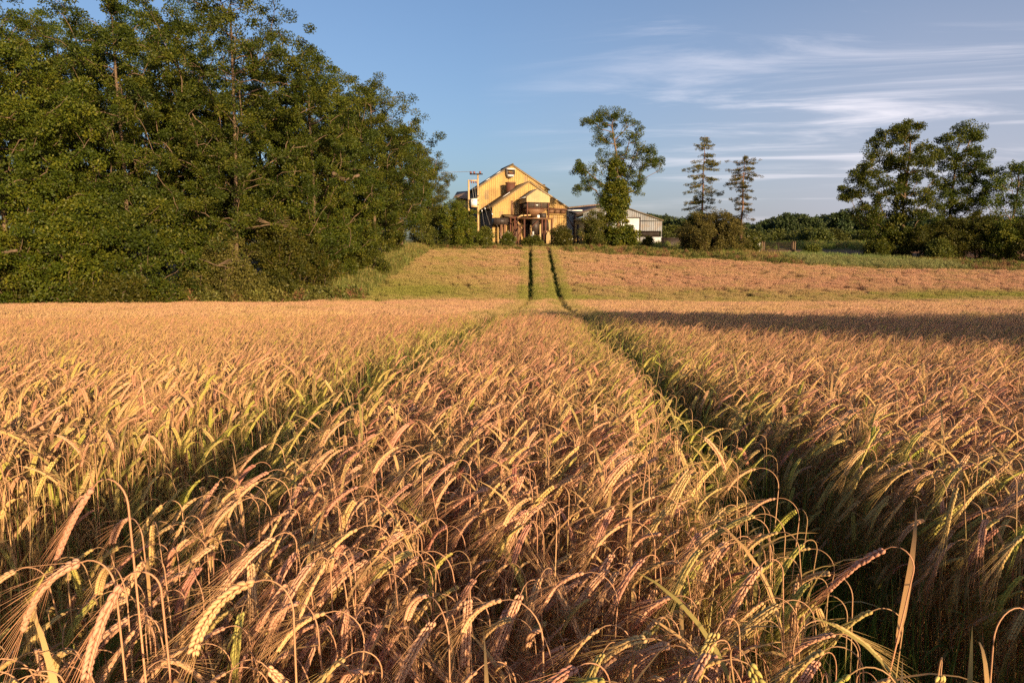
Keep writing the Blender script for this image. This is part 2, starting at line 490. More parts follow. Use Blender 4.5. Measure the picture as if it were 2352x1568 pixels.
def make_ear(rng, p, i0, detail):
    npr = 14 if detail else 9
    roll = rng.uniform(-0.7, 0.7)
    s = np.linspace(i0 + 0.15, len(p) - 1.4, npr * 2) + rng.normal(0, 0.05, npr * 2)
    pt, t, nr, sd = frame_at(p, s)
    sgn = np.where(np.arange(npr * 2) % 2 == 0, 1.0, -1.0)[:, None]
    wide = cos(roll) * sd + sin(roll) * nr
    thick = -sin(roll) * sd + cos(roll) * nr
    size = np.interp(np.linspace(0, 1, npr * 2), [0, .15, .7, 1], [.7, 1, 1, .62])
    d = t * cos(0.30) + wide * sgn * sin(0.30) + thick * rng.normal(0, .05, (npr * 2, 1))
    d /= np.linalg.norm(d, axis=1, keepdims=True)
    ln = size * (0.0148 if detail else 0.0180)
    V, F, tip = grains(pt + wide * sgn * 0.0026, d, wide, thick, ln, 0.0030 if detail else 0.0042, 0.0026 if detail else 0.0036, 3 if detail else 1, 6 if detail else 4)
    if detail:      # the flat face of the ear shows a middle rank as well
        s2 = s[::2] + 0.3
        pt2, t2, nr2, sd2 = frame_at(p, np.clip(s2, 0, len(p) - 1.01))
        for q in (1, -1):
            th2 = (-sin(roll) * sd2 + cos(roll) * nr2) * q
            wd2 = cos(roll) * sd2 + sin(roll) * nr2
            d2 = t2 * cos(.14) + th2 * sin(.14)
            V2, F2, tip2 = grains(pt2 + th2 * 0.0012, d2, wd2, th2, size[::2] * 0.0128, 0.0020, 0.0017, 3, 5)
            V, F = merge([(V, F), (V2, F2)])
            tip = np.concatenate([tip, tip2])
    # awns
    base = pt + d * ln[:, None] * 0.93
    L_ = rng.uniform(0.10, 0.155, len(pt)) * (1.0 if detail else 1.05)
    a = t * 1.0 + wide * sgn * rng.uniform(0.03, 0.18, (len(pt), 1)) + thick * rng.normal(0, 0.07, (len(pt), 1))
    a /= np.linalg.norm(a, axis=1, keepdims=True)
    if not detail:
        kq = np.arange(len(base)) % 3 == 1
        base, L_, a, wide, thick = base[kq], L_[kq], a[kq], wide[kq], thick[kq]
    mid = base + a * L_[:, None] * .5
    end = base + a * L_[:, None] + np.array((0, 0, -1.0)) * (L_ ** 2 * .25)[:, None]
    w = 0.00030 if detail else 0.00042
    k = len(base)
    AV = np.stack([base + wide * w, base - .5 * w * wide + thick * w, base - .5 * w * wide - thick * w,
                   mid + wide * w * .75, mid - .4 * w * wide + thick * w * .75, mid - .4 * w * wide - thick * w * .75, end], 1).reshape(-1, 3)
    aq = np.array([(0, 1, 4, 3), (1, 2, 5, 4), (2, 0, 3, 5)])
    at = np.array([(3, 4, 6), (4, 5, 6), (5, 3, 6)])
    o = np.arange(k)[:, None, None] * 7
    AF = [(aq[None] + o).reshape(-1, 4), (at[None] + o).reshape(-1, 3)]
    return (V, F, tip), (AV, AF)
def make_blade(rng, p, z0, ln, wd, az):
    """a narrow bent leaf leaving the stem at height index z0"""
    k = 7
    s = np.linspace(0, 1, k)
    bend = rng.uniform(0.9, 2.6)
    th = 0.35 + bend * s ** 1.2
    step = ln / (k - 1)
    r = np.concatenate([[0], np.cumsum(np.sin(th[:-1]) * step)])
    z = np.concatenate([[0], np.cumsum(np.cos(th[:-1]) * step)])
    b = p[z0]
    cx, sx = cos(az), sin(az)
    mid = b + np.stack([r * cx, r * sx, z], -1)
    w = wd * (1 - s ** 2.2) * np.minimum(1, .45 + s * 3)
    tw = rng.uniform(-1.2, 1.2) * s
    sv = np.stack([-sx * cos_(tw), cx * cos_(tw), sin_(tw)], -1)
    V = np.concatenate([mid + sv * w[:, None], mid - sv * w[:, None]])
    i = np.arange(k - 1)
    return V, [np.stack([i, i + 1, i + k + 1, i + k], -1)]
def barley_parts(seed, detail=True, H=None, upright=False, short=False):
    rng = np.random.default_rng(seed)
    H = H or (rng.uniform(0.66, 0.72) if upright else rng.uniform(0.80, 0.93))
    p, i0 = ear_curve(rng, H, upright)
    ear, awn = make_ear(rng, p, i0, detail)
    if detail:
        stem = tube(p[:i0 + 11], np.interp(np.arange(i0 + 11), [0, 8, i0, i0 + 10], [.0016, .0012, .0008, .0006]), 5, False)
        nodes = [tube([p[j] - (0, 0, .004), p[j], p[j] + (0, 0, .004)], [.0014, .0021, .0014], 5, False) for j in (3, 5)]
        stem = merge([(stem[0], stem[1:])] + [(n[0], n[1:]) for n in nodes])
    else:
        idx = [0, 4, 8, 10, 13, 15, i0, i0 + 6]
        st = tube(p[idx], np.interp(np.arange(8), [0, 7], [.0020, .0012]), 3, False)
        stem = merge([(st[0], st[1:])])
    bl = []
    for k in range(3 if detail else 1):
        if rng.random() < 0.8:
            bl.append(make_blade(rng, p, int(rng.integers(3, 8)), rng.uniform(.10, .26), rng.uniform(.0022, .0062), rng.uniform(0, 2 * pi)))
    blade = bl if bl else [make_blade(rng, p, 4, .12, .003, 1.0)]
    return stem, ear, awn, blade
def stem_tip(V):
    return np.clip(.5 + (V[:, 2] - (V[:, 2].max() - .13)) * 5, .5, 1) + np.where(V[:, 0] > V[:, 0].max() * .5, .2, 0)
def plant_mesh(name, parts, sv=0.5):
    """all parts in one mesh with four material slots, for the uncountable crop"""
    stem, ear, awn, blade = parts
    vs, q, t, mq, mt, n = [], [], [], [], [], 0
    tips = []
    for k, (V, F) in enumerate(((ear[0], ear[1]), (awn[0], awn[1]), stem, merge(blade))):
        vs.append(V)
        tips.append(ear[2] if k == 0 else (stem_tip(V) if k == 2 else np.full(len(V), .5)))
        for f in F:
            if not len(f):
                continue
            (q if f.shape[1] == 4 else t).append(f + n)
            (mq if f.shape[1] == 4 else mt).append(np.full(len(f), k))
        n += len(V)
    V = np.concatenate(vs)
    F = [np.concatenate(x) for x in (q, t)]
    me = mesh(name, V, F, None, {'tip': ('POINT', np.concatenate(tips)), 'sv': ('POINT', np.full(n, sv))})
    for m in ('ear', 'awn', 'stem', 'blade'):
        me.materials.append(MAT[m])
    me.polygons.foreach_set('material_index', np.concatenate(mq + mt).astype(np.int32))
    return me

def library(name, meshes):
    """an unlinked collection of prototypes for a stuff scatter"""
    col = bpy.data.collections.new(name)
    for i, m in enumerate(meshes):
        col.objects.link(bpy.data.objects.new('%s_%02d' % (name, i), m))
    return col
def scatter(name, pts, rot, scl, idx, col, attrs, mat=None, label=None, cat=None, group=None):
    me = mesh(name, pts, (), None, {'rot': ('POINT', rot), 'scl': ('POINT', scl), 'idx': ('POINT', idx.astype(int)),
                                    **{k: ('POINT', v) for k, v in attrs.items()}})
    o = obj(name, me)
    ng = bpy.data.node_groups.new(name, 'GeometryNodeTree')
    ng.interface.new_socket('Geometry', in_out='INPUT', socket_type='NodeSocketGeometry')
    ng.interface.new_socket('Geometry', in_out='OUTPUT', socket_type='NodeSocketGeometry')
    gi, go = ng.nodes.new('NodeGroupInput'), ng.nodes.new('NodeGroupOutput')
    ip = ng.nodes.new('GeometryNodeInstanceOnPoints')
    ci = ng.nodes.new('GeometryNodeCollectionInfo')
    ci.inputs['Collection'].default_value = col
    ci.inputs['Separate Children'].default_value = True
    ci.inputs['Reset Children'].default_value = True
    def na(n, ty):
        a = ng.nodes.new('GeometryNodeInputNamedAttribute')
        a.data_type = ty
        a.inputs['Name'].default_value = n
        return a.outputs['Attribute']
    lk = ng.links.new
    lk(gi.outputs[0], ip.inputs['Points'])
    lk(ci.outputs[0], ip.inputs['Instance'])
    ip.inputs['Pick Instance'].default_value = True
    lk(na('idx', 'INT'), ip.inputs['Instance Index'])
    lk(na('rot', 'FLOAT_VECTOR'), ip.inputs['Rotation'])
    lk(na('scl', 'FLOAT'), ip.inputs['Scale'])
    lk(ip.outputs[0], go.inputs[0])
    md = o.modifiers.new('scatter', 'NODES')
    md.node_group = ng
    return tag(o, label, cat, group, 'stuff')

# ---- where the crop stands
def vnoise(x, y, s, seed):
    """smooth value noise, 0..1"""
    r = np.random.default_rng(seed).random((64, 64))
    u, v = np.asarray(x) / s + 17.3, np.asarray(y) / s + 9.1
    i, j = np.floor(u).astype(int), np.floor(v).astype(int)
    f, g = u - i, v - j
    f, g = f * f * (3 - 2 * f), g * g * (3 - 2 * g)
    A = lambda a, b: r[a % 64, b % 64]
    return (A(i, j) * (1 - f) + A(i + 1, j) * f) * (1 - g) + (A(i, j + 1) * (1 - f) + A(i + 1, j + 1) * f) * g
def edge_left(y):           # left limit of the crop: the wood's edge
    return np.interp(y, [-20, 34, 38, 41, 44.5, 47, 80, 90], [-34, -34, -27, -19, -13.3, -10.5, -8.7, -8.5])
def edge_far(x):            # far limit of the crop
    return np.interp(x, [-40, -27, -10, 3, 9.5, 15.3, 24, 34, 45.4, 60], [35, 37.5, 77.5, 77.3, 73.5, 69.8, 66.8, 62.8, 60.5, 57])
def in_track(x, y):
    c = track_x(y)
    w = np.where(x < .4, .33, .21) + 0.05 * smooth(4, 12, y) + 0.05 * np.sin(y * 0.9)
    return (abs(x - c) < w) | (abs(x - c - TRACK_GAP) < w)
def ripeness(x, y):
    """1 ripe, 0 green; the colour runs in broad bands across the slope"""
    r = 0.96 - 0.25 * smooth(.55, .85, vnoise(x, y, .8, 3))
    hollow = smooth(43, 47, y + .04 * x) * (1 - smooth(52, 59, y + 0.12 * np.clip(x, 0, 30) - .25 * np.clip(-x, 0, 10) + 5 * vnoise(x, y, 7, 6)))
    r = r - hollow * (0.52 + 0.40 * smooth(.35, .7, vnoise(x, y * 2.2, 6.0, 4)))
    r = r - smooth(46, 52, y) * 0.22 * smooth(.5, .75, vnoise(x, y * 2, 5.0, 5)) * (1 - .6 * smooth(5, 25, x))
    r = r - smooth(46, 50, y) * 0.36 * (1 - smooth(-6, 1, x))
    r = r - 0.22 * smooth(.62, .8, vnoise(x, y * 3, 9, 7)) * smooth(55, 60, y)
    return np.clip(r, 0.0, 1)
def shading(x, y):
    """0 straw yellow .. 1 purple brown"""
    left = 1 - smooth(-.26, .02, (x + .6) / (np.abs(y) + 4))
    return np.clip(0.50 + 0.30 * (vnoise(x, y, 2.2, 8) - .5) + .16 * smooth(2, 14, x) * smooth(40, 55, y) - 0.22 * left * (1 - smooth(10, 35, y)), 0, 1)

rng = np.random.default_rng(11)
def frustum_pts(d0, d1, dens, margin=1.6, back=0.0):
    w = 0.76 * d1 + margin
    n = int(dens * 2 * w * (d1 - d0))
    x = rng.uniform(-w, w, n)
    y = rng.uniform(d0, d1, n)
    k = (abs(x) < 0.76 * np.maximum(y, 0) + margin)
    x, y = x[k], y[k]
    k = (x > edge_left(y)) & (y < edge_far(x))
    return x[k], y[k]
def nod(n):
    """ears mostly hang to the left of the picture, some towards and away from it"""
    a = pi + rng.normal(-0.1, 0.6, n)
    u = rng.random(n) < 0.10
    return np.where(u, rng.uniform(0, 2 * pi, n), a)

NB = 14
near_parts = [barley_parts(100 + i, True, upright=(i == 13)) for i in range(NB)]
near_meshes = [plant_mesh('barley_plant', pp, sv) for pp, sv in zip(near_parts, np.random.default_rng(5).permutation(np.linspace(0.05, .95, NB)))]
mid_meshes = [plant_mesh('barley_plant', barley_parts(200 + i, False, upright=(i == 17)), sv) for i, sv in enumerate(np.random.default_rng(6).permutation(np.linspace(0.03, .97, 18)))]

def patch_mesh(seed, n, size, kind='crop'):
    """a half-metre clump of simple stalks, for the crop seen far off"""
    r = np.random.default_rng(seed)
    parts, sv = [], []
    for k in range(n):
        px, py = r.uniform(-size / 2, size / 2, 2)
        az = pi + r.normal(-.1, .9)
        if r.random() < .12:
            az = r.uniform(0, 2 * pi)
        H = r.uniform(.78, .93)
        p, i0 = ear_curve(r, H)
        pe = p[[i0, i0 + 4, i0 + 8, len(p) - 1]]
        last = pe[-1] + (pe[-1] - pe[-2]) * 2.6
        V1, Q1, T1 = tube(np.concatenate([pe, [last]]), [.0030, .0066, .0062, .0042, .0005], 4, False)
        st = p[[2, 8, 12, i0]]
        V2, Q2, T2 = tube(st, [.0026, .0022, .0018, .0018], 3, False)
        V, F = merge([(V1, [Q1, T1]), (V2, [Q2, T2])])
        c, s = cos(az), sin(az)
        V = np.stack([V[:, 0] * c - V[:, 1] * s + px, V[:, 0] * s + V[:, 1] * c + py, V[:, 2]], -1)
        parts.append((V, F))
        sv.append(np.full(len(V), r.random()))
    V, F = merge(parts)
    return mesh('barley_clump', V, F, MAT['crop'], {'sv': ('POINT', np.concatenate(sv))})
crop_lib = library('barley', near_meshes + mid_meshes + [patch_mesh(300 + i, 80, .62) for i in range(6)])
MID0, FAR0 = NB, NB + 18
crop = []
def crop_add(p, rot, scl, idx, ripe, shade):
    crop.append((p, rot, scl, idx, ripe, shade))

# near plants: the closest in view become plants of their own, the rest is one crop
x, y = frustum_pts(0.2, 5.2, 600, 1.5)
xq, yq = frustum_pts(0.3, 2.7, 150, 1.0)
x, y = np.concatenate([x, xq]), np.concatenate([y, yq])
xb, yb = rng.uniform(-3, 4.5, 1500), rng.uniform(-2.2, 0.2, 1500)
kb = np.hypot(xb, yb) > 0.45
x, y = np.concatenate([x, xb[kb]]), np.concatenate([y, yb[kb]])
kk = ~in_track(x, y) & (np.hypot(x, y) > 0.42)
x, y = x[kk], y[kk]
rot = np.stack([rng.normal(0, .07, len(x)), rng.normal(0, .07, len(x)), nod(len(x))], -1)
scl = np.where(rng.random(len(x)) < .45, rng.uniform(.60, .98, len(x)), np.clip(rng.normal(0.985, .05, len(x)), .85, 1.10))
idx = rng.integers(0, NB, len(x))
ripe = np.where(rng.random(len(x)) < .13, rng.uniform(.25, .65, len(x)), np.clip(ripeness(x, y) + rng.normal(0, .08, len(x)), 0, 1))
dtrack = np.minimum(abs(x - track_x(y)), abs(x - track_x(y) - TRACK_GAP))
ripe = np.where((dtrack < .50) & (rng.random(len(x)) < .6), rng.uniform(.05, .55, len(x)), ripe)
shade = np.clip(shading(x, y) - .06 + rng.normal(0, .17, len(x)), 0, 1)
pts = np.stack([x, y, ground(x, y) - .01], -1)
# which are the closest in view: the ear has to fall inside the picture
d = np.hypot(x, y)
dirv = pts + np.array((0, 0, .82)) - CAM
cy = dirv[:, 1] * cos(PITCH) - dirv[:, 2] * sin(PITCH)
cv_ = (dirv[:, 1] * sin(PITCH) + dirv[:, 2] * cos(PITCH)) / np.maximum(cy, 1e-3)
inview = (cy > .3) & (abs(dirv[:, 0] / np.maximum(cy, 1e-3)) < .77) & (cv_ > -.54)
order = np.argsort(np.where(inview, d, 1e9))
N_OWN = 286
own = np.zeros(len(x), bool)
own[order[:N_OWN]] = True
LAB = {
    'ripe': ('ripe golden pink barley stalk with a bearded nodding ear in the closest rows', 'ripe barley stalks closest to the camera'),
    'green': ('yellow green unripe barley stalk with a bearded nodding ear in the closest rows', 'unripe barley stalks closest to the camera'),
    'dark': ('purplish brown barley stalk with a bearded nodding ear in the closest rows', 'purplish barley stalks closest to the camera')}
def barley_plant(parts, name='barley_stalk'):
    t = thing(name, LAB['ripe'][0], 'barley', (0, 0, 0))
    stem, ear, awn, blade = parts
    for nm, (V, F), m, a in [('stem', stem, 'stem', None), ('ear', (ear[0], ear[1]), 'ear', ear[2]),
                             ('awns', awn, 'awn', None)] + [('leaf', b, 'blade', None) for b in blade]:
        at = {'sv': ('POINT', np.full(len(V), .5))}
        at['tip'] = ('POINT', a if a is not None else stem_tip(V))
        obj(nm, mesh(nm, V, F, MAT[m], at, smooth_=(nm != 'awns')), t)
    return t
protos = [barley_plant(pp) for pp in near_parts]
def set_colour(r, rp, sh):
    for ch in r.children:
        ch['ripe'], ch['shade'] = float(rp), float(sh)
first = [True] * NB
def place_stalk(proto_i, loc, rz, sc, rp, sh, tilt=(0, 0), label=None, group=None):
    kind = 'green' if rp < .55 else ('dark' if sh > .80 else 'ripe')
    lb, gr = LAB[kind] if label is None else (label, group)
    if first[proto_i]:
        first[proto_i] = False
        r = protos[proto_i]
        r.location, r.rotation_euler, r.scale = loc, (tilt[0], tilt[1], rz), (sc,) * 3
        r['label'] = lb
    else:
        r = copy_thing(protos[proto_i], loc, rz, sc, lb, None, tilt)
    if gr:
        r['group'] = gr
    elif 'group' in r:
        del r['group']
    set_colour(r, rp, sh)
    return r
for i in np.nonzero(own)[0]:
    place_stalk(int(idx[i]), pts[i], float(rot[i, 2]), float(scl[i]), ripe[i], shade[i], (float(rot[i, 0]), float(rot[i, 1])))
# tall stalks that stand out in front: (px, py of the top of the bow, depth, ripe, shade, nod direction)
def hero(px, py, Y, seed, rp, sh, az, label):
    top = P(px, py, Y)
    H = 0.9
    for _ in range(3):
        parts = barley_parts(seed, True, H=H)
        st = parts[0][0]
        ti = int(np.argmax(st[:, 2]))
        bx, by = top[0] - cos(az) * st[ti, 0], top[1] - sin(az) * st[ti, 0]
        zg = float(ground(bx, by)) - .01
        H += top[2] - zg - st[ti, 2]
    r = barley_plant(parts)
    r.location, r.rotation_euler = (bx, by, zg), (0, 0, az)
    r['label'] = label
    set_colour(r, rp, sh)
hero(250, 1098, .74, 703, 1, .62, pi - .25, 'tall golden pink barley stalk at left edge bowing over the green wheel track')
hero(215, 1285, .66, 705, 1, .50, pi - .15, 'golden barley stalk in the left corner just below the tallest bowed ear')
hero(318, 1310, .64, 708, .95, .62, pi + .2, 'long bearded golden pink barley ear hanging in the lower left corner beside a straw blade')
hero(620, 1330, .66, 710, .75, .35, pi - .2, 'yellowish barley ear bowing left near the bottom edge between pink ears')
hero(2330, 1395, .95, 702, .9, .4, .3, 'barley stalk bowing right over the wheel track in the lower right corner')

rest = ~own
crop_add(pts[rest], rot[rest], scl[rest], idx[rest], ripe[rest], shade[rest])

def mid_rows(d0, d1, dens):
    x, y = frustum_pts(d0, d1, dens, 1.8)
    k = ~in_track(x, y)
    x, y = x[k], y[k]
    n = len(x)
    rot = np.stack([rng.normal(0, .08, n), rng.normal(0, .08, n), nod(n)], -1)
    rp = np.where(rng.random(n) < .14, rng.uniform(.25, .65, n), np.clip(ripeness(x, y) + rng.normal(0, .08, n), 0, 1))
    dt = np.minimum(abs(x - track_x(y)), abs(x - track_x(y) - TRACK_GAP))
    rp = np.where((dt < .55) & (rng.random(n) < .75), rng.uniform(.05, .55, n), rp)
    crop_add(np.stack([x, y, ground(x, y) - .01], -1), rot, np.where(rng.random(n) < .35, rng.uniform(.75, .98, n), np.clip(rng.normal(.985, .05, n), .85, 1.1)), MID0 + rng.integers(0, 18, n),
             rp, np.clip(shading(x, y) - .04 + rng.normal(0, .16, n), 0, 1))
mid_rows(5.2, 15.0, 420)

def far_rows():
    x, y = frustum_pts(15.0, 81.0, 4.6, 4.0)
    c = track_x(y)
    d1_, d2_ = x - c, x - c - TRACK_GAP
    k = (abs(d1_) > .60) & (abs(d2_) > .60)
    x, y = x[k], y[k]
    # fill along the track shoulders so that the gaps keep clean edges
    yy = np.arange(15, 79.5, .28)
    ex = np.concatenate([track_x(yy) + o + rng.normal(0, .05, len(yy)) for o in (-.60, .60, TRACK_GAP - .60, TRACK_GAP + .60)])
    ey = np.tile(yy, 4)
    x, y = np.concatenate([x, ex]), np.concatenate([y, ey])
    n = len(x)
    dt = np.minimum(abs(x - track_x(y)), abs(x - track_x(y) - TRACK_GAP))
    rp = np.clip(ripeness(x, y) + rng.normal(0, .02, n) - .42 * (dt < .74), 0, 1)
    rot = np.stack([rng.normal(0, .03, n), rng.normal(0, .03, n), rng.normal(0, .35, n)], -1)
    crop_add(np.stack([x, y, ground(x, y) - .01], -1), rot, np.clip(rng.normal(.98, .05, n), .85, 1.1), FAR0 + rng.integers(0, 6, n),
             rp, np.clip(shading(x, y) + rng.normal(0, .07, n), 0, 1))
far_rows()

# green barley and grass in the wheel tracks
def tuft_mesh(seed, n, rad, hmin, hmax, lean, wd, seeded=0.0):
    r = np.random.default_rng(seed)
    parts, sv = [], []
    for k in range(n):
        az, rr = r.uniform(0, 2 * pi), rad * sqrt(r.random())
        h = r.uniform(hmin, hmax)
        aa = r.uniform(0, 2 * pi)
        bend = r.uniform(.1, lean)
        kk_ = 5
        s = np.linspace(0, 1, kk_)
        th = bend * s ** 1.4 * 1.6
        rx = np.concatenate([[0], np.cumsum(np.sin(th[:-1]) * h / (kk_ - 1))])
        rz = np.concatenate([[0], np.cumsum(np.cos(th[:-1]) * h / (kk_ - 1))])
        mid = np.stack([rr * cos(az) + rx * cos(aa), rr * sin(az) + rx * sin(aa), rz], -1)
        side = np.array((-sin(aa), cos(aa), 0))
        w = wd * (1 - s * .9)
        if r.random() < seeded:
            w = wd * np.array([.35, .3, .3, 1.5, .4])
        V = np.concatenate([mid + side * w[:, None], mid - side * w[:, None]])
        i = np.arange(kk_ - 1)
        parts.append((V, [np.stack([i, i + 1, i + kk_ + 1, i + kk_], -1)]))
        sv.append(np.full(len(V), r.random()))
    V, F = merge(parts)
    return mesh('grass_tuft', V, F, MAT['grass'], {'sv': ('POINT', np.concatenate(sv))})
def track_fill():
    y = np.concatenate([rng.uniform(1.2, 14, 1500), rng.uniform(14, 79, 3400)])
    n = len(y)
    x = track_x(y) + np.where(rng.random(n) < .5, 0, TRACK_GAP) + rng.uniform(-.26, .26, n)
    rot = np.stack([rng.normal(0, .1, n), rng.normal(0, .1, n), rng.uniform(0, 2 * pi, n)], -1)
    lib = library('track_grass', [tuft_mesh(400 + i, 22, .16, .25, .75, .7, .0045) for i in range(4)])
    scatter('track_grass', np.stack([x, y, ground(x, y)], -1), rot, rng.uniform(.6, 1.0, n) * np.interp(y, [2, 5, 14, 40, 41], [1.0, 1.3, 1.2, 1.0, .85]), rng.integers(0, 4, n), lib,
            {'ripe': rng.uniform(0, .25, n), 'shade': np.zeros(n)}, label='dark green grass and late barley shoots growing in the two wheel tracks', cat='grass')
    # late green ears standing in the tracks
    y = np.concatenate([rng.uniform(2.3, 14, 2600), rng.uniform(12, 47, 6500)])
    x = track_x(y) + np.where(rng.random(len(y)) < .5, 0, TRACK_GAP) + rng.normal(0, .20, len(y)) * np.where(y > 14, 1.5, 1)
    n = len(y)
    rot = np.stack([rng.normal(0, .12, n), rng.normal(0, .12, n), nod(n)], -1)
    crop_add(np.stack([x, y, ground(x, y)], -1), rot, np.where(y < 14, rng.uniform(.55, 1.0, n), rng.uniform(.7, .95, n)), np.where(y < 10, rng.integers(0, NB - 1, n), MID0 + rng.integers(0, 18, n)), rng.uniform(0, .35, n), rng.uniform(0, .5, n))
track_fill()
cp = [np.concatenate(a) for a in zip(*crop)]
scatter('barley_crop', cp[0], cp[1], cp[2], cp[3], crop_lib, {'ripe': cp[4], 'shade': cp[5]},
        label='golden pink barley crop covering the whole field behind the nearest stalks', cat='crop')
# ------------------------------------------------------------------ trees
def ellipsoid_pts(r, n, c, rad, surf=0.5):
    d = r.normal(size=(n, 3))
    d /= np.linalg.norm(d, axis=1, keepdims=True)
    q = (surf + (1 - surf) * r.random((n, 1))) ** (1 / 1.4)
    q = np.clip(q + r.normal(0, .06, (n, 1)), .1, 1.12)
    return np.array(c) + d * q * np.array(rad)
def grow(r, trunk, clumps, bow=0.12, step=0.45, kpath=0.22, r_tip=0.011, r_base=0.3, expo=2.35):
    """join every clump to the nearest limb already there -> nodes, parents, radii"""
    nodes, par, plen = [np.array(trunk[0], float)], [-1], [0.0]
    for k in range(1, len(trunk)):
        a, b = np.array(trunk[k - 1], float), np.array(trunk[k], float)
        m = max(1, int(np.linalg.norm(b - a) / step))
        for i in range(1, m + 1):
            q = a + (b - a) * i / m
            plen.append(plen[-1] + np.linalg.norm(q - nodes[-1]))
            par.append(len(nodes) - 1)
            nodes.append(q)
    nt = len(nodes)
    cap = nt + len(clumps) * 14 + 10
    A = np.zeros((cap, 3))
    A[:nt] = nodes
    Lp = np.zeros(cap)
    Lp[:nt] = plen
    par = par + [0] * (cap - nt)
    n = nt
    axis = np.array(trunk, float)
    dist = np.min(np.linalg.norm(clumps[:, None] - axis[None], axis=2), axis=1)
    tips = []
    for ci in np.argsort(dist):
        c = clumps[ci]
        dv = c - A[:n]
        dd = np.linalg.norm(dv, axis=1)
        cost = dd + kpath * Lp[:n] + np.where(dv[:, 2] < -.1 * dd, .6 * dd, 0)
        cost[0] += 5
        b = int(np.argmin(cost))
        m = int(min(13, max(1, dd[b] / step)))
        p0 = A[b]
        prev = b
        side = r.normal(size=3) * dd[b] * .09
        for i in range(1, m + 1):
            f = i / m
            q = p0 + (c - p0) * f + (side + np.array((0, 0, bow * dd[b]))) * sin(pi * f) * .8
            if i < m:
                q = q + r.normal(size=3) * step * .10
            A[n] = q
            par[n] = prev
            Lp[n] = Lp[prev] + np.linalg.norm(q - A[prev])
            prev = n
            n += 1
        tips.append(prev)
    A, par = A[:n], np.array(par[:n])
    acc = np.zeros(n)
    acc[np.array(tips)] += r_tip ** expo
    for i in range(n - 1, 0, -1):
        acc[i] = max(acc[i], (r_tip * .8) ** expo)
        acc[par[i]] += acc[i]
    rad = acc ** (1 / expo)
    rad *= min(1.0, 1e9) if rad[0] < 1e-6 else r_base / rad[0] if rad[0] > r_base else 1.0
    rad = np.maximum(rad, r_tip * .7)
    return A, par, rad
def limbs(A, par, rad, n=5, rmin=0.0):
    i = np.arange(1, len(A))
    i = i[rad[i] >= rmin]
    p = par[i]
    a, b = A[p], A[i]
    ra = np.minimum(rad[p], rad[i] * 1.35)
    rb = rad[i]
    t = b - a
    t /= np.linalg.norm(t, axis=1, keepdims=True) + 1e-9
    ref = np.where(abs(t[:, 2:3]) > .9, np.array([[1.0, 0, 0]]), np.array([[0, 0, 1.0]]))
    u = np.cross(t, ref)
    u /= np.linalg.norm(u, axis=1, keepdims=True)
    v = np.cross(t, u)
    ang = np.arange(n) * 2 * pi / n
    ring = cos_(ang)[None, :, None] * u[:, None] + sin_(ang)[None, :, None] * v[:, None]
    V = np.concatenate([a[:, None] + ring * ra[:, None, None], (b + t * rb[:, None] * .3)[:, None] + ring * rb[:, None, None]], 1).reshape(-1, 3)
    j = np.arange(n)
    q = np.stack([j, (j + 1) % n, n + (j + 1) % n, n + j], -1)
    Q = (q[None] + np.arange(len(i))[:, None, None] * 2 * n).reshape(-1, 4)
    return V, [Q]
def foliage(r, clumps, per, crad, size, aspect=.55, flat=.7, up=.5, droop=0.0):
    """small folded leaves in clumps -> V, F, colour value"""
    k = len(clumps)
    per_c = np.maximum(3, (per * r.uniform(.55, 1.45, k))).astype(int)
    ci = np.repeat(np.arange(k), per_c)
    n = len(ci)
    o = r.normal(size=(n, 3))
    o /= np.linalg.norm(o, axis=1, keepdims=True)
    cr = crad * r.uniform(.6, 1.35, k)
    o = o * (r.random((n, 1)) ** .42)
    pos = clumps[ci] + o * cr[ci][:, None] * np.array((1, 1, flat))
    d = o + r.normal(size=(n, 3)) * .55 + np.array((0, 0, .15 - droop))
    d /= np.linalg.norm(d, axis=1, keepdims=True)
    nr = r.normal(size=(n, 3)) * .6 + o * .7 + np.array((0, 0, up))
    w = np.cross(d, nr)
    w /= np.linalg.norm(w, axis=1, keepdims=True) + 1e-9
    nn = np.cross(w, d)
    s = size * r.uniform(.65, 1.35, (n, 1))
    m = pos + d * s * .5 - nn * s * .05
    V = np.stack([pos, m + w * s * aspect * .5 + nn * s * .06, pos + d * s, m - w * s * aspect * .5 + nn * s * .06], 1).reshape(-1, 3)
    i = np.arange(n) * 4
    Q = np.stack([i, i + 1, i + 2, i + 3], -1)
    cv = r.random(k)
    val = np.clip(.5 + (cv[ci] - .5) * .55 + r.normal(0, .16, n), 0, 1)
    return V, [Q], np.repeat(val, 4)
def tree(name, label, cat, seed, trunk, lobes, mat, per=90, crad=.48, size=.17, group=None, loc=(0, 0, 0), bark='bark', r_base=.3,
         rmin=.012, extra=None, crown_name='crown', trunk_name='trunk', flat=.7, surf=.45, bow=.12, zmin=.25, aspect=.55, r_tip=.011, step=.45, kpath=.22):
    r = np.random.default_rng(seed)
    cl = np.concatenate([ellipsoid_pts(r, n, c, rd, surf) for (c, rd, n) in lobes])
    cl = cl[cl[:, 2] > zmin]
    A, par, rad = grow(r, trunk, cl, bow, step=step, kpath=kpath, r_tip=r_tip, r_base=r_base)
    t = thing(name, label, cat, loc, 0, group)
    V, F = limbs(A, par, rad, 6, rmin)
    obj(trunk_name, mesh(trunk_name, V, F, MAT[bark], None, True), t)
    V, F, lv = foliage(r, cl, per, crad, size, aspect, flat)
    obj(crown_name, mesh(crown_name, V, F, MAT[mat], {'lv': ('POINT', lv)}), t)
    if extra:
        extra(t, r, A, rad, cl)
    return t
def G(x, y, dz=-.05):
    return (float(x), float(y), float(ground(x, y)) + dz)
def XY(px, Y):
    return (px - W_PX / 2) / F_PX * Y, Y
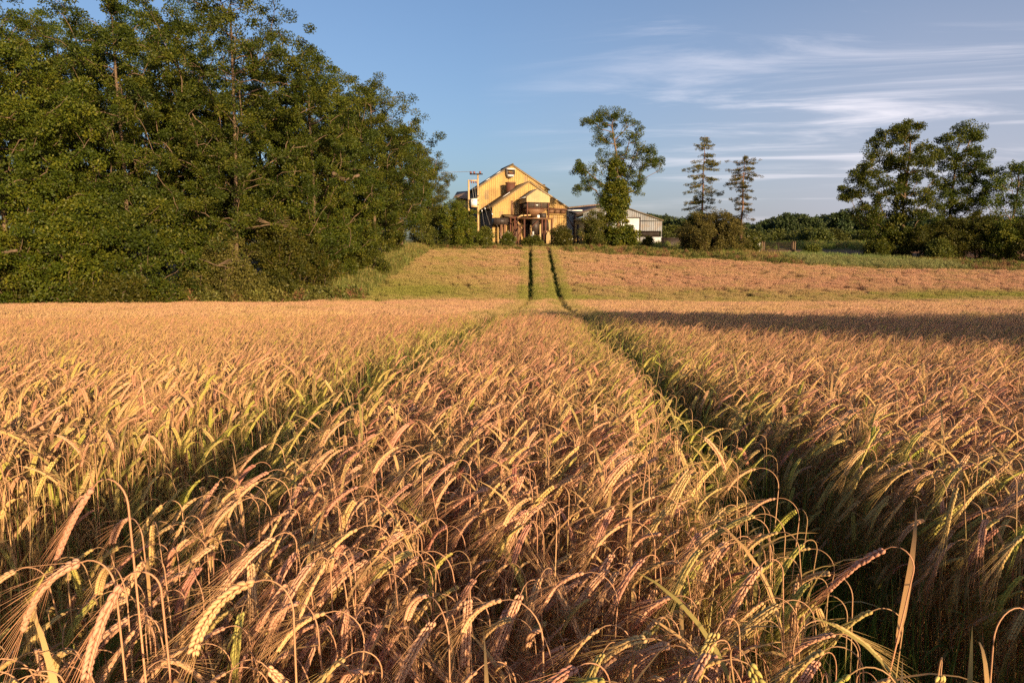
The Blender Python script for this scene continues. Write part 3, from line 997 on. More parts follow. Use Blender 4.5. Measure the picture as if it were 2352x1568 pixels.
def rlobes(seed, H, R, n_l, zlo, per_l, top=1.0):
    """an irregular broadleaf crown made of many overlapping lobes"""
    r = np.random.default_rng(seed)
    out = [((0, 0, H * .62), (R * .55, R * .55, H * .26), per_l * 2), ((0, -R * .25, H * (zlo + .62) * .5), (R * .6, R * .5, H * .2), per_l * 2)]
    for i in range(n_l):
        f = (i + .5) / n_l
        z = H * (zlo + (.93 - zlo) * f)
        prof = sin(pi * min(1, .16 + .80 * f)) ** .7
        a = i * 2.4 + r.uniform(-.5, .5)
        rr = R * prof * r.uniform(.45, .85)
        lr = R * r.uniform(.28, .46)
        out.append(((rr * cos(a), rr * sin(a), z), (lr, lr, lr * r.uniform(.85, 1.25)), per_l))
    out.append(((r.uniform(-.15, .15) * R, 0, H * .92 * top), (R * .3, R * .3, H * .09), per_l))
    return out

WOOD = 'trees of the wood on the left'
def wood_tree(name, label, cat, seed, px, Y, H, R, mat, zlo=.22, n_l=17, per_l=17, lean=0, **kw):
    x, y = XY(px, Y)
    tr = [(0, 0, -.3), (.1, 0, H * .2), (lean * .5 + .1, .1, H * .45), (lean, 0, H * .72), (lean * 1.1, 0, H * .9)]
    lb = [((c[0] + lean * c[2] / H, c[1], c[2]), rd, n) for c, rd, n in rlobes(seed, H, R * 1.18, n_l + 6, zlo, per_l)]
    return tree(name, label, cat, seed, tr, lb, mat, loc=G(x, y), r_base=.16 + H * .012, **kw)
# --- the wood along the left edge, tree by tree
wood_tree('sycamore_tree', 'bright green sycamore at the left picture edge with foliage almost to the ground', 'tree', 21, 20, 39, 15.0, 5.6, 'sycamore', .10, 22, 17, per=220, size=.142, crad=.54)
wood_tree('ash_tree', 'tall thin ash showing sky gaps above the bright sycamore at the left edge', 'tree', 22, 70, 47, 19.5, 5.0, 'ash', .45, 14, 13, per=150, size=.132)
WT = []
WT.append(wood_tree('ash_tree', 'tall ash with yellowish seed bunches between the sycamore and the largest ash', 'tree', 23, 300, 45, 20.6, 5.4, 'ash', .28, 20, 15, per=190, size=.132))
WT.append(wood_tree('ash_tree', 'largest ash of the wood, its crown cut by the top of the picture', 'tree', 24, 545, 46, 21.8, 6.3, 'ash', .26, 24, 16, per=190, size=.132, lean=.4))
WT.append(wood_tree('ash_tree', 'ash with an arching right side, between the largest ash and the wood end', 'tree', 25, 725, 51, 17.4, 4.9, 'ash', .16, 20, 15, per=190, size=.132))
wood_tree('ash_tree', 'rounded ash near the right end of the wood above the grassy field margin', 'tree', 26, 862, 60, 16.2, 4.6, 'ash', .30, 20, 16, per=195, size=.132)
wood_tree('ash_tree', 'small rounded ash at the right end of the wood beside the dark farm bush', 'tree', 27, 925, 76, 13.0, 3.1, 'ash', .28, 15, 15, per=175, size=.132)
wood_tree('ash_tree', 'dark far tree peeping out behind the end of the wood left of the poles', 'tree', 28, 985, 92, 12.0, 2.9, 'thorn', .25, 12, 13, per=150, size=.132)
wood_tree('ash_tree', 'dark inner tree filling the gap behind the bright sycamore', 'tree', 29, 170, 50, 16.0, 5.4, 'thorn', .1, 16, 13, per=95, size=.24)
wood_tree('ash_tree', 'dark inner tree behind the shrubs under the largest ash', 'tree', 30, 420, 52, 15.0, 5.6, 'thorn', .1, 16, 13, per=95, size=.24)
wood_tree('ash_tree', 'dark inner tree behind the shrubs left of the rounded ash', 'tree', 31, 665, 57, 14.0, 5.2, 'thorn', .1, 16, 13, per=95, size=.24)
wood_tree('ash_tree', 'dark inner tree behind the rounded ash near the wood end', 'tree', 32, 830, 69, 13.5, 4.6, 'thorn', .1, 15, 12, per=90, size=.24)

def shrub(name, label, seed, px, Y, H, R, mat, n_l=11, per_l=14, per=95, size=.15, crad=.42, group=None, cat='shrub', dx=1.0, extra=None, **kw):
    x, y = XY(px, Y)
    r = np.random.default_rng(seed)
    lb = []
    for i in range(n_l):
        a = i * 2.4 + r.uniform(-.4, .4)
        f = (i + .5) / n_l
        z = H * (.16 + .66 * f)
        rr = R * r.uniform(.35, .8) * (1 - .5 * f ** 2)
        lr = R * r.uniform(.3, .5)
        lb.append(((rr * cos(a) * dx, rr * sin(a) * .8, z), (lr * max(1, dx * .8), lr, min(lr, H * .24)), per_l))
    lb.append(((0, 0, H * .8), (R * .45 * dx, R * .4, H * .2), per_l))
    tr = [(0, 0, -.2), (.05, 0, H * .18), (-.05, .05, H * .4), (.05, 0, H * .6)]
    return tree(name, label, cat, seed, tr, lb, mat, per=per, crad=crad, size=size, group=group, loc=G(x, y), r_base=.05 + H * .012, rmin=.008,
                crown_name='crown', trunk_name='stem', flat=.75, surf=.5, zmin=.1, r_tip=.008, step=.35, extra=extra, **kw)
def flowers(n, hi=.3, size=.16):
    def f(t, r, A, rad, cl):
        H = cl[:, 2].max()
        c = cl[(cl[:, 2] > H * hi)]
        c = c[r.permutation(len(c))[:n]]
        c = c + (c - np.array((0, 0, H * .5))) / (np.linalg.norm(c - np.array((0, 0, H * .5)), axis=1, keepdims=True) + 1e-6) * .42
        V, F, lv = foliage(r, c, 14, size, .06, .9, .35, 1.5)
        obj('blossom', mesh('blossom', V, F, MAT['flower']), t)
    return f
for i, (px, Y, s, lb) in enumerate([(150, 55, 1.0, 'tall inner ash behind the ash with yellowish seed bunches'), (430, 56, 1.02, 'tall inner ash behind and left of the largest ash'),
                                    (610, 57, .98, 'tall inner ash behind the right side of the largest ash'), (760, 64, .82, 'inner ash behind the arching ash near the wood corner'),
                                    (235, 51, .86, 'inner ash filling the wood between sycamore and largest ash'), (500, 52, .84, 'inner ash filling the wood low behind the largest ash')]):
    x_, y_ = XY(px, Y)
    copy_thing(WT[i % 3], G(x_, y_), 1.3 + i * 1.9, s, lb)
# --- shrubs closing the wood down to the ground
shrub('hawthorn_shrub', 'dense dark hawthorn shrub at the left picture edge under the sycamore', 41, -30, 36.6, 5.2, 3.0, 'thorn', 13, 18)
shrub('maple_shrub', 'mid green field maple shrub below the sycamore, leaves down to the barley', 42, 150, 37.4, 6.6, 3.2, 'sycamore', 14, 18)
shrub('maple_shrub', 'broad green shrub at the foot of the ash with seed bunches', 43, 330, 39.4, 7.6, 3.3, 'ash', 14, 18)
shrub('blackthorn_shrub', 'brownish twiggy blackthorn shrub below the largest ash', 44, 520, 42.6, 5.2, 2.5, 'brownthorn', 11, 15, per=60, size=.12)
shrub('hawthorn_shrub', 'dark green shrub behind the brownish blackthorn, below the largest ash', 45, 455, 44.2, 8.6, 3.2, 'ash', 14, 18)
shrub('hawthorn_shrub', 'dark hawthorn shrub just right of the brownish blackthorn', 46, 640, 45.6, 6.8, 2.8, 'thorn', 13, 17)
shrub('hawthorn_shrub', 'hawthorn shrub where the wood turns up along the grassy margin', 47, 690, 49.2, 6.6, 2.6, 'thorn', 13, 17)
shrub('ivy_shrub', 'ivy covered shrub right of the wood corner on the grassy margin', 48, 748, 54.5, 7.2, 2.5, 'ivy', 13, 17)
shrub('hawthorn_shrub', 'hawthorn shrub beneath the rounded ash on the slope', 49, 800, 61.5, 7.0, 2.5, 'thorn', 13, 16)
shrub('hawthorn_shrub', 'last hawthorn shrub of the wood beneath the small rounded ash', 50, 858, 70.0, 6.4, 2.3, 'thorn', 12, 15)
shrub('elder_bush', 'yellow green sunlit bush between the wood end and the dark farm bush', 51, 970, 80.5, 5.0, 2.0, 'elder', 10, 13)
shrub('bramble_bush', 'low bramble tangle at the wood foot behind the left end of the barley', 61, 245, 37.2, 2.4, 2.2, 'thorn', 9, 13, dx=1.5)
shrub('bramble_bush', 'low bramble tangle at the wood foot next to the blackthorn', 62, 590, 43.6, 2.2, 1.9, 'brownthorn', 9, 13, dx=1.5)
shrub('hawthorn_shrub', 'low hawthorn shrub hiding the trunk of the rounded ash beside the grassy margin', 66, 842, 58.0, 4.6, 1.9, 'thorn', 11, 14)
shrub('hawthorn_shrub', 'low hawthorn shrub at the foot of the small rounded ash near the wood end', 67, 905, 73.5, 4.0, 1.6, 'thorn', 10, 13)
# a bare arched bough and a sawn branch stub that show pale against the leaves
def bough(name, label, pts, r0, r1):
    pts = np.array(pts)
    k = np.linspace(0, len(pts) - 1, 14)
    path = np.stack([np.interp(k, np.arange(len(pts)), pts[:, i]) for i in range(3)], -1)
    path[1:-1] += np.random.default_rng(5).normal(0, .03, (12, 3))
    V, Q, T = tube(path, np.linspace(r0, r1, 14), 7)
    o = obj(name, mesh(name, V, [Q, T], MAT['bark'], None, True))
    return tag(o, label, 'branch')
bough('fallen_branch', 'pale sawn branch sticking out of the hedge at the left picture edge', [P(-40, 592, 35.4), P(5, 580, 35.0), P(40, 575, 34.8)], .10, .07)
bough('bare_bough', 'pale leafless bough curving through the leaves of the ash near the wood end', [P(765, 398, 46.8), P(785, 411, 46.4), P(805, 411, 46.2), P(825, 402, 46.4)], .16, .10)
def dead_twigs(px, py, Y, n, spread, seed, label):
    r = np.random.default_rng(seed)
    base = P(px, py, Y)
    parts = []
    for i in range(n):
        a = r.uniform(-.5, .5) + (0 if r.random() < .6 else pi)
        ln = spread * r.uniform(.5, 1.0)
        s = np.linspace(0, 1, 6)[:, None]
        q = base + np.array((cos(a) * ln, -abs(r.normal(0, .15)), r.uniform(-.25, .55) * ln)) * s + r.normal(0, .05, (6, 3)) * s
        V, Q, T = tube(q, np.linspace(.035, .012, 6), 4, False)
        parts.append((V, [Q]))
    V, F = merge(parts)
    return tag(obj('dead_branch', mesh('dead_branch', V, F, MAT['bark'], None, True)), label, 'branch')
dead_twigs(625, 515, 44.0, 14, 2.0, 3, 'bare dead branches fanning out below the ash near the wood corner')
dead_twigs(500, 610, 39.8, 9, 1.0, 4, 'tangle of pale bare twigs low in the brownish blackthorn')

# --- the far hedge line
FH = 'shrubs along the far field edge'
shrub('hawthorn_bush', 'large dark round bush left of the barn below the electricity poles', 52, 1052, 82.5, 6.2, 3.2, 'ivy', 15, 18, dx=1.05, per=110)
shrub('hawthorn_bush', 'dark bush behind the gap between the wood end and the round farm bush', 65, 1003, 91, 5.2, 2.2, 'thorn', 11, 14)
shrub('elder_bush', 'flowering bush trailing right from the large dark bush by the barn corner', 53, 1112, 83.2, 3.0, 1.15, 'elder', 9, 11, extra=flowers(18))
shrub('elder_bush', 'small elder in white flower in front of the dark fuel tank', 54, 1166, 83.5, 2.2, .85, 'elder', 8, 10, extra=flowers(26))
shrub('bramble_bush', 'low dark bush under the hopper platform', 55, 1222, 83.0, 1.7, 1.4, 'thorn', 9, 12, dx=1.3)
shrub('hawthorn_bush', 'low bush between the hopper platform and the annex, lit on its right', 56, 1290, 83.6, 2.8, 1.5, 'thorn', 10, 13, extra=flowers(8))
shrub('elder_bush', 'yellow green bush left of the ivy clad ash in front of the tiled shed', 57, 1366, 84.4, 4.9, 2.0, 'elder', 11, 14)
shrub('hawthorn_bush', 'small upright bush in front of the white shed wall', 58, 1484, 85, 1.7, .55, 'thorn', 6, 8)
shrub('hawthorn_bush', 'broad olive brown hawthorn bush below the two spruces', 59, 1640, 79, 4.9, 3.6, 'brownthorn', 18, 20, dx=1.2, per=110)
shrub('hawthorn_bush', 'dark left shoulder of the broad hawthorn bush below the taller spruce', 63, 1592, 81, 4.9, 2.1, 'thorn', 11, 14)
shrub('elder_bush', 'small elder with white flowers between the broad hawthorn and the gate', 60, 1722, 80, 1.9, .9, 'elder', 7, 9, extra=flowers(14))
shrub('bramble_bush', 'low bush behind the pale weeds right of the gate', 64, 1858, 77, 1.3, 1.0, 'elder', 7, 9)

# --- the ash clad in ivy beside the farm
def ivy_ash():
    Y, px = 85.0, 1415
    x, y = XY(px, Y)
    k = Y / F_PX
    def q(ax, ay, dy=0):
        return ((ax - px) * k, dy, (566 - ay) * k)
    r = np.random.default_rng(71)
    H = (566 - 245) * k
    def lob(ax, ay, rx, rz, n, dy=0, ry=None):
        c = q(ax, ay, dy)
        return (c, (rx * k, (ry or rx) * k, rz * k), n)
    L_ = [lob(1385, 270, 34, 22, 24), lob(1420, 275, 32, 22, 22, .5), lob(1362, 290, 22, 22, 14, -.5), lob(1450, 300, 22, 20, 14), lob(1340, 284, 9, 7, 5),
          lob(1400, 320, 40, 20, 20, 1), lob(1450, 318, 14, 12, 7), lob(1372, 312, 16, 14, 8),
          lob(1430, 365, 48, 28, 34, .6), lob(1480, 365, 34, 30, 30, -.6), lob(1500, 375, 20, 16, 14), lob(1470, 340, 22, 14, 12), lob(1390, 362, 28, 20, 18),
          lob(1345, 385, 34, 16, 24, .5), lob(1325, 378, 16, 16, 11), lob(1360, 410, 26, 12, 12), lob(1325, 432, 13, 10, 8), lob(1345, 424, 13, 7, 5),
          lob(1450, 405, 26, 26, 20), lob(1462, 430, 14, 18, 10), lob(1395, 400, 24, 18, 12),
          lob(1385, 440, 20, 28, 20), lob(1380, 462, 14, 16, 10)]
    ivy = [lob(1410, 400, 20, 40, 40), lob(1413, 455, 27, 50, 70), lob(1412, 510, 32, 40, 60), lob(1418, 540, 38, 24, 48), lob(1400, 470, 22, 30, 28), lob(1440, 535, 30, 22, 24)]
    cl = np.concatenate([ellipsoid_pts(r, n, c, rd, .35) for c, rd, n in L_])
    tr = [(0, 0, -.4), (.1, 0, H * .25), (-.1, 0, H * .5), (-.3, .1, H * .68), (-.9, 0, H * .86)]
    A, par, rad = grow(r, tr, cl, .10, r_base=.55, kpath=.3, r_tip=.016)
    t = thing('ash_tree', 'tall thin crowned ash with an ivy clad trunk standing between tiled shed and grey shed', 'tree', G(x, y, 0))
    V, F = limbs(A, par, rad, 6, .016)
    obj('trunk', mesh('trunk', V, F, MAT['bark'], None, True), t)
    V, F, lv = foliage(r, cl, 115, .46, .155, .5)
    obj('crown', mesh('crown', V, F, MAT['ash'], {'lv': ('POINT', lv)}), t)
    ci = np.concatenate([ellipsoid_pts(r, n, c, rd, .6) for c, rd, n in ivy])
    V, F, lv = foliage(r, ci[ci[:, 2] > .1], 110, .5, .20, .8)
    obj('ivy', mesh('ivy', V, F, MAT['ivy'], {'lv': ('POINT', lv)}), t)
ivy_ash()

# --- spruces with sparse drooping branches
def spruce(label, seed, px, Y, H, prof, lean=0.0):
    r = np.random.default_rng(seed)
    x, y = XY(px, Y)
    t = thing('spruce_tree', label, 'tree', G(x, y))
    k = 12
    s = np.linspace(0, 1, k)
    axis = np.stack([lean * s, 0 * s, H * s], -1) + np.concatenate([[(0, 0, 0)], r.normal(0, .04, (k - 1, 3)) * (1, 1, 0)])
    V, Q, T = tube(axis, np.interp(s, [0, 1], [.21, .025]), 7)
    wood = [(V, [Q, T])]
    cl, dirs = [], []
    z = .30 * H
    while z < H * .985:
        f = z / H
        R = np.interp(f, *prof)
        nb = int(r.integers(3, 6))
        for _ in range(nb):
            a = r.uniform(0, 2 * pi)
            ln = R * r.uniform(.4, 1.2)
            if ln < .15:
                continue
            m = 6
            q = np.linspace(0, 1, m)
            base = np.array([np.interp(z, axis[:, 2], axis[:, 0]), np.interp(z, axis[:, 2], axis[:, 1]), z])
            drop = -.36 * q + .16 * q ** 2 if f < .88 else .15 * q
            pth = base + np.stack([cos(a) * ln * q, sin(a) * ln * q, ln * drop], -1) + r.normal(0, .03, (m, 3))
            V, Q, T = tube(pth, np.linspace(.035, .012, m), 4, False)
            wood.append((V, [Q]))
            dead = f < .40 and r.random() < .35
            if dead:
                continue
            st = .25 if ln > .8 else .1
            nn = max(2, int(ln * 4.0))
            for u in r.uniform(st, 1.0, nn):
                w = np.array([np.interp(u, q, pth[:, i]) for i in range(3)])
                wd = .30 * ln * (1 - abs(u - .6))
                cl.append(w + np.array((-sin(a), cos(a), 0)) * r.normal(0, wd * .6) + np.array((0, 0, -abs(r.normal(0, .13)))))
        z += H * r.uniform(.020, .055) * (1.0 if f < .85 else .7)
    for _ in range(14):     # a few dead lower snags
        zz = H * r.uniform(.1, .34)
        a = r.uniform(0, 2 * pi)
        ln = r.uniform(.3, 1.3)
        q = np.linspace(0, 1, 4)
        pth = np.array([lean * zz / H, 0, zz]) + np.stack([cos(a) * ln * q, sin(a) * ln * q, -.45 * ln * q], -1)
        V, Q, T = tube(pth, np.linspace(.025, .008, 4), 4, False)
        wood.append((V, [Q]))
    V, F = merge(wood)
    obj('trunk', mesh('trunk', V, F, MAT['bark_pine'], None, True), t)
    V, F, lv = foliage(r, np.array(cl), 32, .24, .18, .34, .5, .3, .35)
    obj('crown', mesh('crown', V, F, MAT['spruce'], {'lv': ('POINT', lv)}), t)
spruce('taller sparse spruce with a pointed top standing behind the broad hawthorn bush', 81, 1605, 100, 15.6, ([0, .28, .36, .5, .6, .68, .75, .85, .93, 1], [0, 2.9, 3.0, 2.6, 2.3, 3.0, 2.6, 1.3, 1.6, .25]), .15)
spruce('shorter ragged spruce with a flat top and a bare trunk left of the field gate', 82, 1696, 100, 12.9, ([0, .22, .3, .5, .7, .8, .9, .96, 1], [0, 1.8, 2.0, 1.2, 2.5, 2.3, 2.5, 1.2, .3]), .1)

# --- big trees on the right
def right_trees():
    Y = 76.0
    k = Y / F_PX
    def make(label, seed, px, base, lob_px, mat, per, Yd=0, ivy=None, r_base=.55, size=.165):
        x, y = XY(px, Y + Yd)
        kk = (Y + Yd) / F_PX
        lb = [(((ax - px) * kk, dy, (base - ay) * kk), (rx * kk, (rx if rx < 40 else rx * .8) * kk, rz * kk), n) for ax, ay, rx, rz, n, dy in lob_px]
        H = max(c[2] + rd[2] for c, rd, n in lb)
        tr = [(0, 0, -.4), (.05, 0, H * .2), (-.1, 0, H * .42), (.2, .1, H * .6), (.3, .1, H * .8)]
        def ex(t, r, A, rad, cl):
            if ivy:
                ci = np.concatenate([ellipsoid_pts(r, n, ((ax - px) * kk, dy, (base - ay) * kk), (rx * kk, rx * kk, rz * kk), .6) for ax, ay, rx, rz, n, dy in ivy])
                V, F, lv = foliage(r, ci[ci[:, 2] > .1], 100, .5, .20, .8)
                obj('ivy', mesh('ivy', V, F, MAT['thorn'], {'lv': ('POINT', lv)}), t)
        tree('oak_tree', label, 'tree', seed, tr, lb, mat, per=per, crad=.54, size=size, loc=G(x, y, 0), r_base=r_base, extra=ex, surf=.4, kpath=.3, r_tip=.015, rmin=.015)
    make('large spreading tree with a dark ivy trunk, leftmost of the big trees on the right', 91, 2062, 600,
         [(2030, 330, 48, 24, 30, 0), (2075, 318, 40, 22, 26, .6), (1995, 352, 26, 24, 14, 0), (2000, 390, 42, 26, 30, .5), (2055, 385, 50, 30, 36, -1.2), (1965, 415, 36, 24, 26, 0),
          (1945, 452, 28, 18, 18, .6), (2000, 445, 48, 26, 30, -1.3), (1928, 462, 12, 9, 6, 0), (2090, 430, 44, 34, 34, 0), (2110, 370, 34, 28, 22, 0), (1975, 500, 36, 24, 26, 0), (2020, 490, 44, 28, 26, 1),
          (2100, 490, 44, 34, 30, -1), (2015, 545, 40, 26, 22, .5), (2100, 550, 44, 30, 28, -.6), (2060, 560, 44, 26, 22, 0)],
         'ash', 165, 0, [(2055, 470, 15, 60, 36, 0), (2050, 550, 26, 48, 44, 0)])
    make('second big tree on the right with a rounded upper crown leaning right', 92, 2168, 604,
         [(2195, 325, 30, 16, 18, 0), (2160, 345, 26, 22, 16, 0), (2215, 340, 18, 12, 9, 0), (2150, 390, 34, 28, 24, 0), (2200, 390, 42, 30, 32, -.8), (2228, 415, 26, 26, 18, 0), (2180, 440, 46, 32, 36, .5),
          (2210, 460, 36, 24, 24, -1), (2150, 480, 38, 30, 26, -1), (2195, 500, 38, 26, 22, 0), (2150, 545, 42, 30, 26, 0), (2120, 580, 30, 18, 12, -1)],
         'ash', 165, 1.5, None, .45)
    make('thin crowned tree at the right picture edge behind the hedge', 93, 2312, 610,
         [(2305, 405, 36, 18, 22, 0), (2340, 420, 34, 24, 22, 0), (2270, 440, 30, 20, 16, 0), (2300, 460, 46, 30, 28, 0), (2365, 470, 40, 40, 28, 0), (2255, 480, 24, 18, 12, 0), (2290, 510, 44, 26, 24, 0), (2350, 520, 40, 30, 22, 0)],
         'ash', 115, -2, None, .4)
    make('dark tree just outside the right picture edge at the end of the hedge', 94, 2450, 615,
         [(2440, 440, 50, 40, 34, 0), (2420, 500, 56, 40, 40, 0), (2480, 500, 50, 50, 40, 0), (2430, 560, 60, 40, 36, 0)], 'ash', 80, -4, None, .4)
right_trees()
for i, (px, Yd, H, R, m, lb) in enumerate([
        (2010, 75.5, 2.2, 1.6, 'ash', 'low dark bush at the foot of the large spreading tree'),
        (2105, 74.5, 3.6, 2.2, 'thorn', 'dark hedge bush between the trunks of the two big trees'),
        (2175, 73.5, 4.6, 2.4, 'thorn', 'dark round hedge bush under the second big tree'),
        (2150, 71.5, 2.4, 1.3, 'elder', 'yellow green sunlit bush low in the hedge on the right'),
        (2240, 72.5, 5.4, 2.6, 'thorn', 'tall dark hedge bush right of the second big tree'),
        (2300, 70.5, 4.4, 2.3, 'ivy', 'mid green hedge bush below the thin crowned tree'),
        (2365, 69.5, 5.4, 2.6, 'thorn', 'dark hedge bush cut by the right picture edge'),
        (2440, 67.0, 5.0, 2.8, 'thorn', 'dark hedge bush beyond the right picture edge')]):
    shrub('hedge_bush', lb, 110 + i, px, Yd, H, R, m, 12, 14)

# --- trees down in the valley, one by one, and the wood on the ridge behind
def far_proto(seed, H, R):
    return tree('valley_tree', 'far tree', 'tree', seed, [(0, 0, -.5), (0, 0, H * .3), (0, 0, H * .7)], rlobes(seed, H, R, 14, .18, 9), 'far', per=34, crad=1.05, size=.62, r_base=.3, rmin=.06, zmin=.6)
fp = [far_proto(120 + i, 10.0, 4.4) for i in range(5)]
VAL = [(1700, 280, 10.5, 'tall far tree just left of the white meter box'), (1760, 300, 11.0, 'tall far tree in the second row behind the gate'), (1835, 310, 11.5, 'tall far tree in the second row right of the gate'), (1868, 320, 11.0, 'tall far tree in the second row above the pale weeds'), (1900, 300, 11.0, 'tall far tree in the second row left of the pink field patch'), (1960, 330, 11.5, 'tall far tree in the second row left of the big trees'),
       (1462, 200, 10.5, 'tall far tree just right of the grey shed gable'), (1492, 205, 9.0, 'second far tree right of the grey shed gable'), (1520, 200, 7.6, 'pale far tree above the grey shed eave'),
       (1545, 190, 8.6, 'far tree just left of the broad hawthorn bush'), (1530, 170, 5.2, 'low far tree beside the lower wall of the grey shed'), (1565, 215, 8.4, 'far tree behind the trunk of the taller spruce'),
       (1645, 230, 8.4, 'far tree showing over the broad hawthorn bush between the spruces'), (1675, 230, 8.2, 'far tree left of the shorter spruce trunk'),
       (1715, 240, 9.2, 'far tree right of the shorter spruce trunk'), (1745, 250, 7.6, 'far tree behind the white trough'), (1775, 260, 10.2, 'tall far tree behind the left half of the gate'),
       (1800, 240, 6.6, 'low far tree behind the right half of the gate'), (1822, 255, 8.4, 'far tree behind the right gate post'), (1850, 235, 9.8, 'broad far tree right of the gate'),
       (1880, 225, 8.8, 'dark round far tree midway between gate and big trees'), (1912, 255, 10.2, 'far tree beside the pink field patch'), (1945, 280, 10.2, 'far tree above the pink field patch'),
       (1975, 270, 10.0, 'far tree left of the large spreading tree'), (1990, 190, 4.4, 'low dark far bush just left of the large spreading tree'), (2030, 260, 10.0, 'far tree behind the large spreading tree'),
       (2240, 250, 10.0, 'far tree showing between the two rightmost crowns')]
for i, (px, Y, H, lb) in enumerate(VAL):
    x, y = XY(px, Y)
    s = H / 12.0
    z = max(float(ground(x, y)), 1.4 + 8 / F_PX * Y - .6)
    if i < 5:
        r_ = fp[i]
        r_.location, r_.scale, r_.rotation_euler = G(x, y, -.3), (s * 1.5, s * 1.5, s), (0, 0, i * 1.3)
        r_['label'], r_['group'] = lb, 'far trees in the valley'
    else:
        copy_thing(fp[i % 5], G(x, y, -.3), i * 1.7, (s * 1.5, s * 1.5, s), lb, 'far trees in the valley')
def ridge():
    r = np.random.default_rng(31)
    px = r.uniform(1380, 2420, 640)
    Y = r.uniform(560, 730, 640)
    x = (px - W_PX / 2) / F_PX * Y
    z = ground(x, Y) - .3
    prof = np.interp(px, [1380, 1500, 1600, 1690, 1730, 1790, 1850, 1900, 1960, 2010, 2420], [1.6, 1.6, 1.2, 1.0, 1.1, 1.6, 1.45, 1.65, 1.7, 1.4, 1.3])
    n = len(px)
    lib = library('ridge_tree', [])
    for i in range(3):
        rr = np.random.default_rng(600 + i)
        lb = rlobes(130 + i, 13.0, 6.0, 14, .15, 8)
        cl = np.concatenate([ellipsoid_pts(rr, k, c, rd, .5) for (c, rd, k) in lb])
        V, F, lv = foliage(rr, cl, 26, 1.5, 1.0, .7)
        lib.objects.link(bpy.data.objects.new('ridge_tree_%02d' % i, mesh('ridge_tree', V, F, MAT['ridge'], {'lv': ('POINT', lv)})))
    scatter('ridge_wood', np.stack([x, Y, z], -1), np.stack([0 * x, 0 * x, r.uniform(0, 6.28, n)], -1), r.uniform(.75, 1.1, n) * prof * np.where(Y < 500, .7, 1), r.integers(0, 3, n), lib, {},
            label='dark far off wood covering the ridge on the right horizon', cat='wood')
ridge()

# --- unseen pines added behind the camera, crowns shaped to throw a shadow band
def shade_pines():
    sd = -sun_dir[:2] / np.linalg.norm(sun_dir[:2])
    T = 62.0
    tn = math.tan(SUN_EL)
    first_ = None
    for k, (sx, sy, s, lb) in enumerate([(4.0, 13.5, .85, 'first flat topped pine added unseen behind the camera to shade the barley'),
                                         (7.8, 11.8, 1.0, 'second flat topped pine added unseen behind the camera to shade the barley'),
                                         (12.2, 12.2, 1.05, 'third flat topped pine added unseen behind the camera to shade the barley'),
                                         (17.0, 13.0, 1.1, 'fourth flat topped pine added unseen behind the camera to shade the barley'),
                                         (22.5, 13.5, 1.1, 'last flat topped pine added unseen behind the camera to shade the barley')]):
        x, y = sx - sd[0] * T, sy - sd[1] * T
        zc = float(ground(sx, sy)) + .8 + T * tn          # height at which the crown has to hang
        if k == 0:
            H = zc - float(ground(x, y))
            first_ = tree('added_shade_pine', lb, 'tree', 140, [(0, 0, -.3), (0, 0, H * .4), (.1, 0, H * .9)],
                          [((0, 0, H), (2.7, 2.7, .85), 60), ((1.4, .8, H + .2), (1.8, 1.8, .6), 28), ((-1.5, -.5, H - .3), (1.7, 1.7, .6), 28)], 'spruce',
                          per=48, crad=.5, size=.22, loc=G(x, y), r_base=.26, bark='bark_pine', group=None)
            H0 = H
        else:
            copy_thing(first_, G(x, y), k * 2.1, (s, s, (zc - float(ground(x, y))) / H0), lb)
shade_pines()

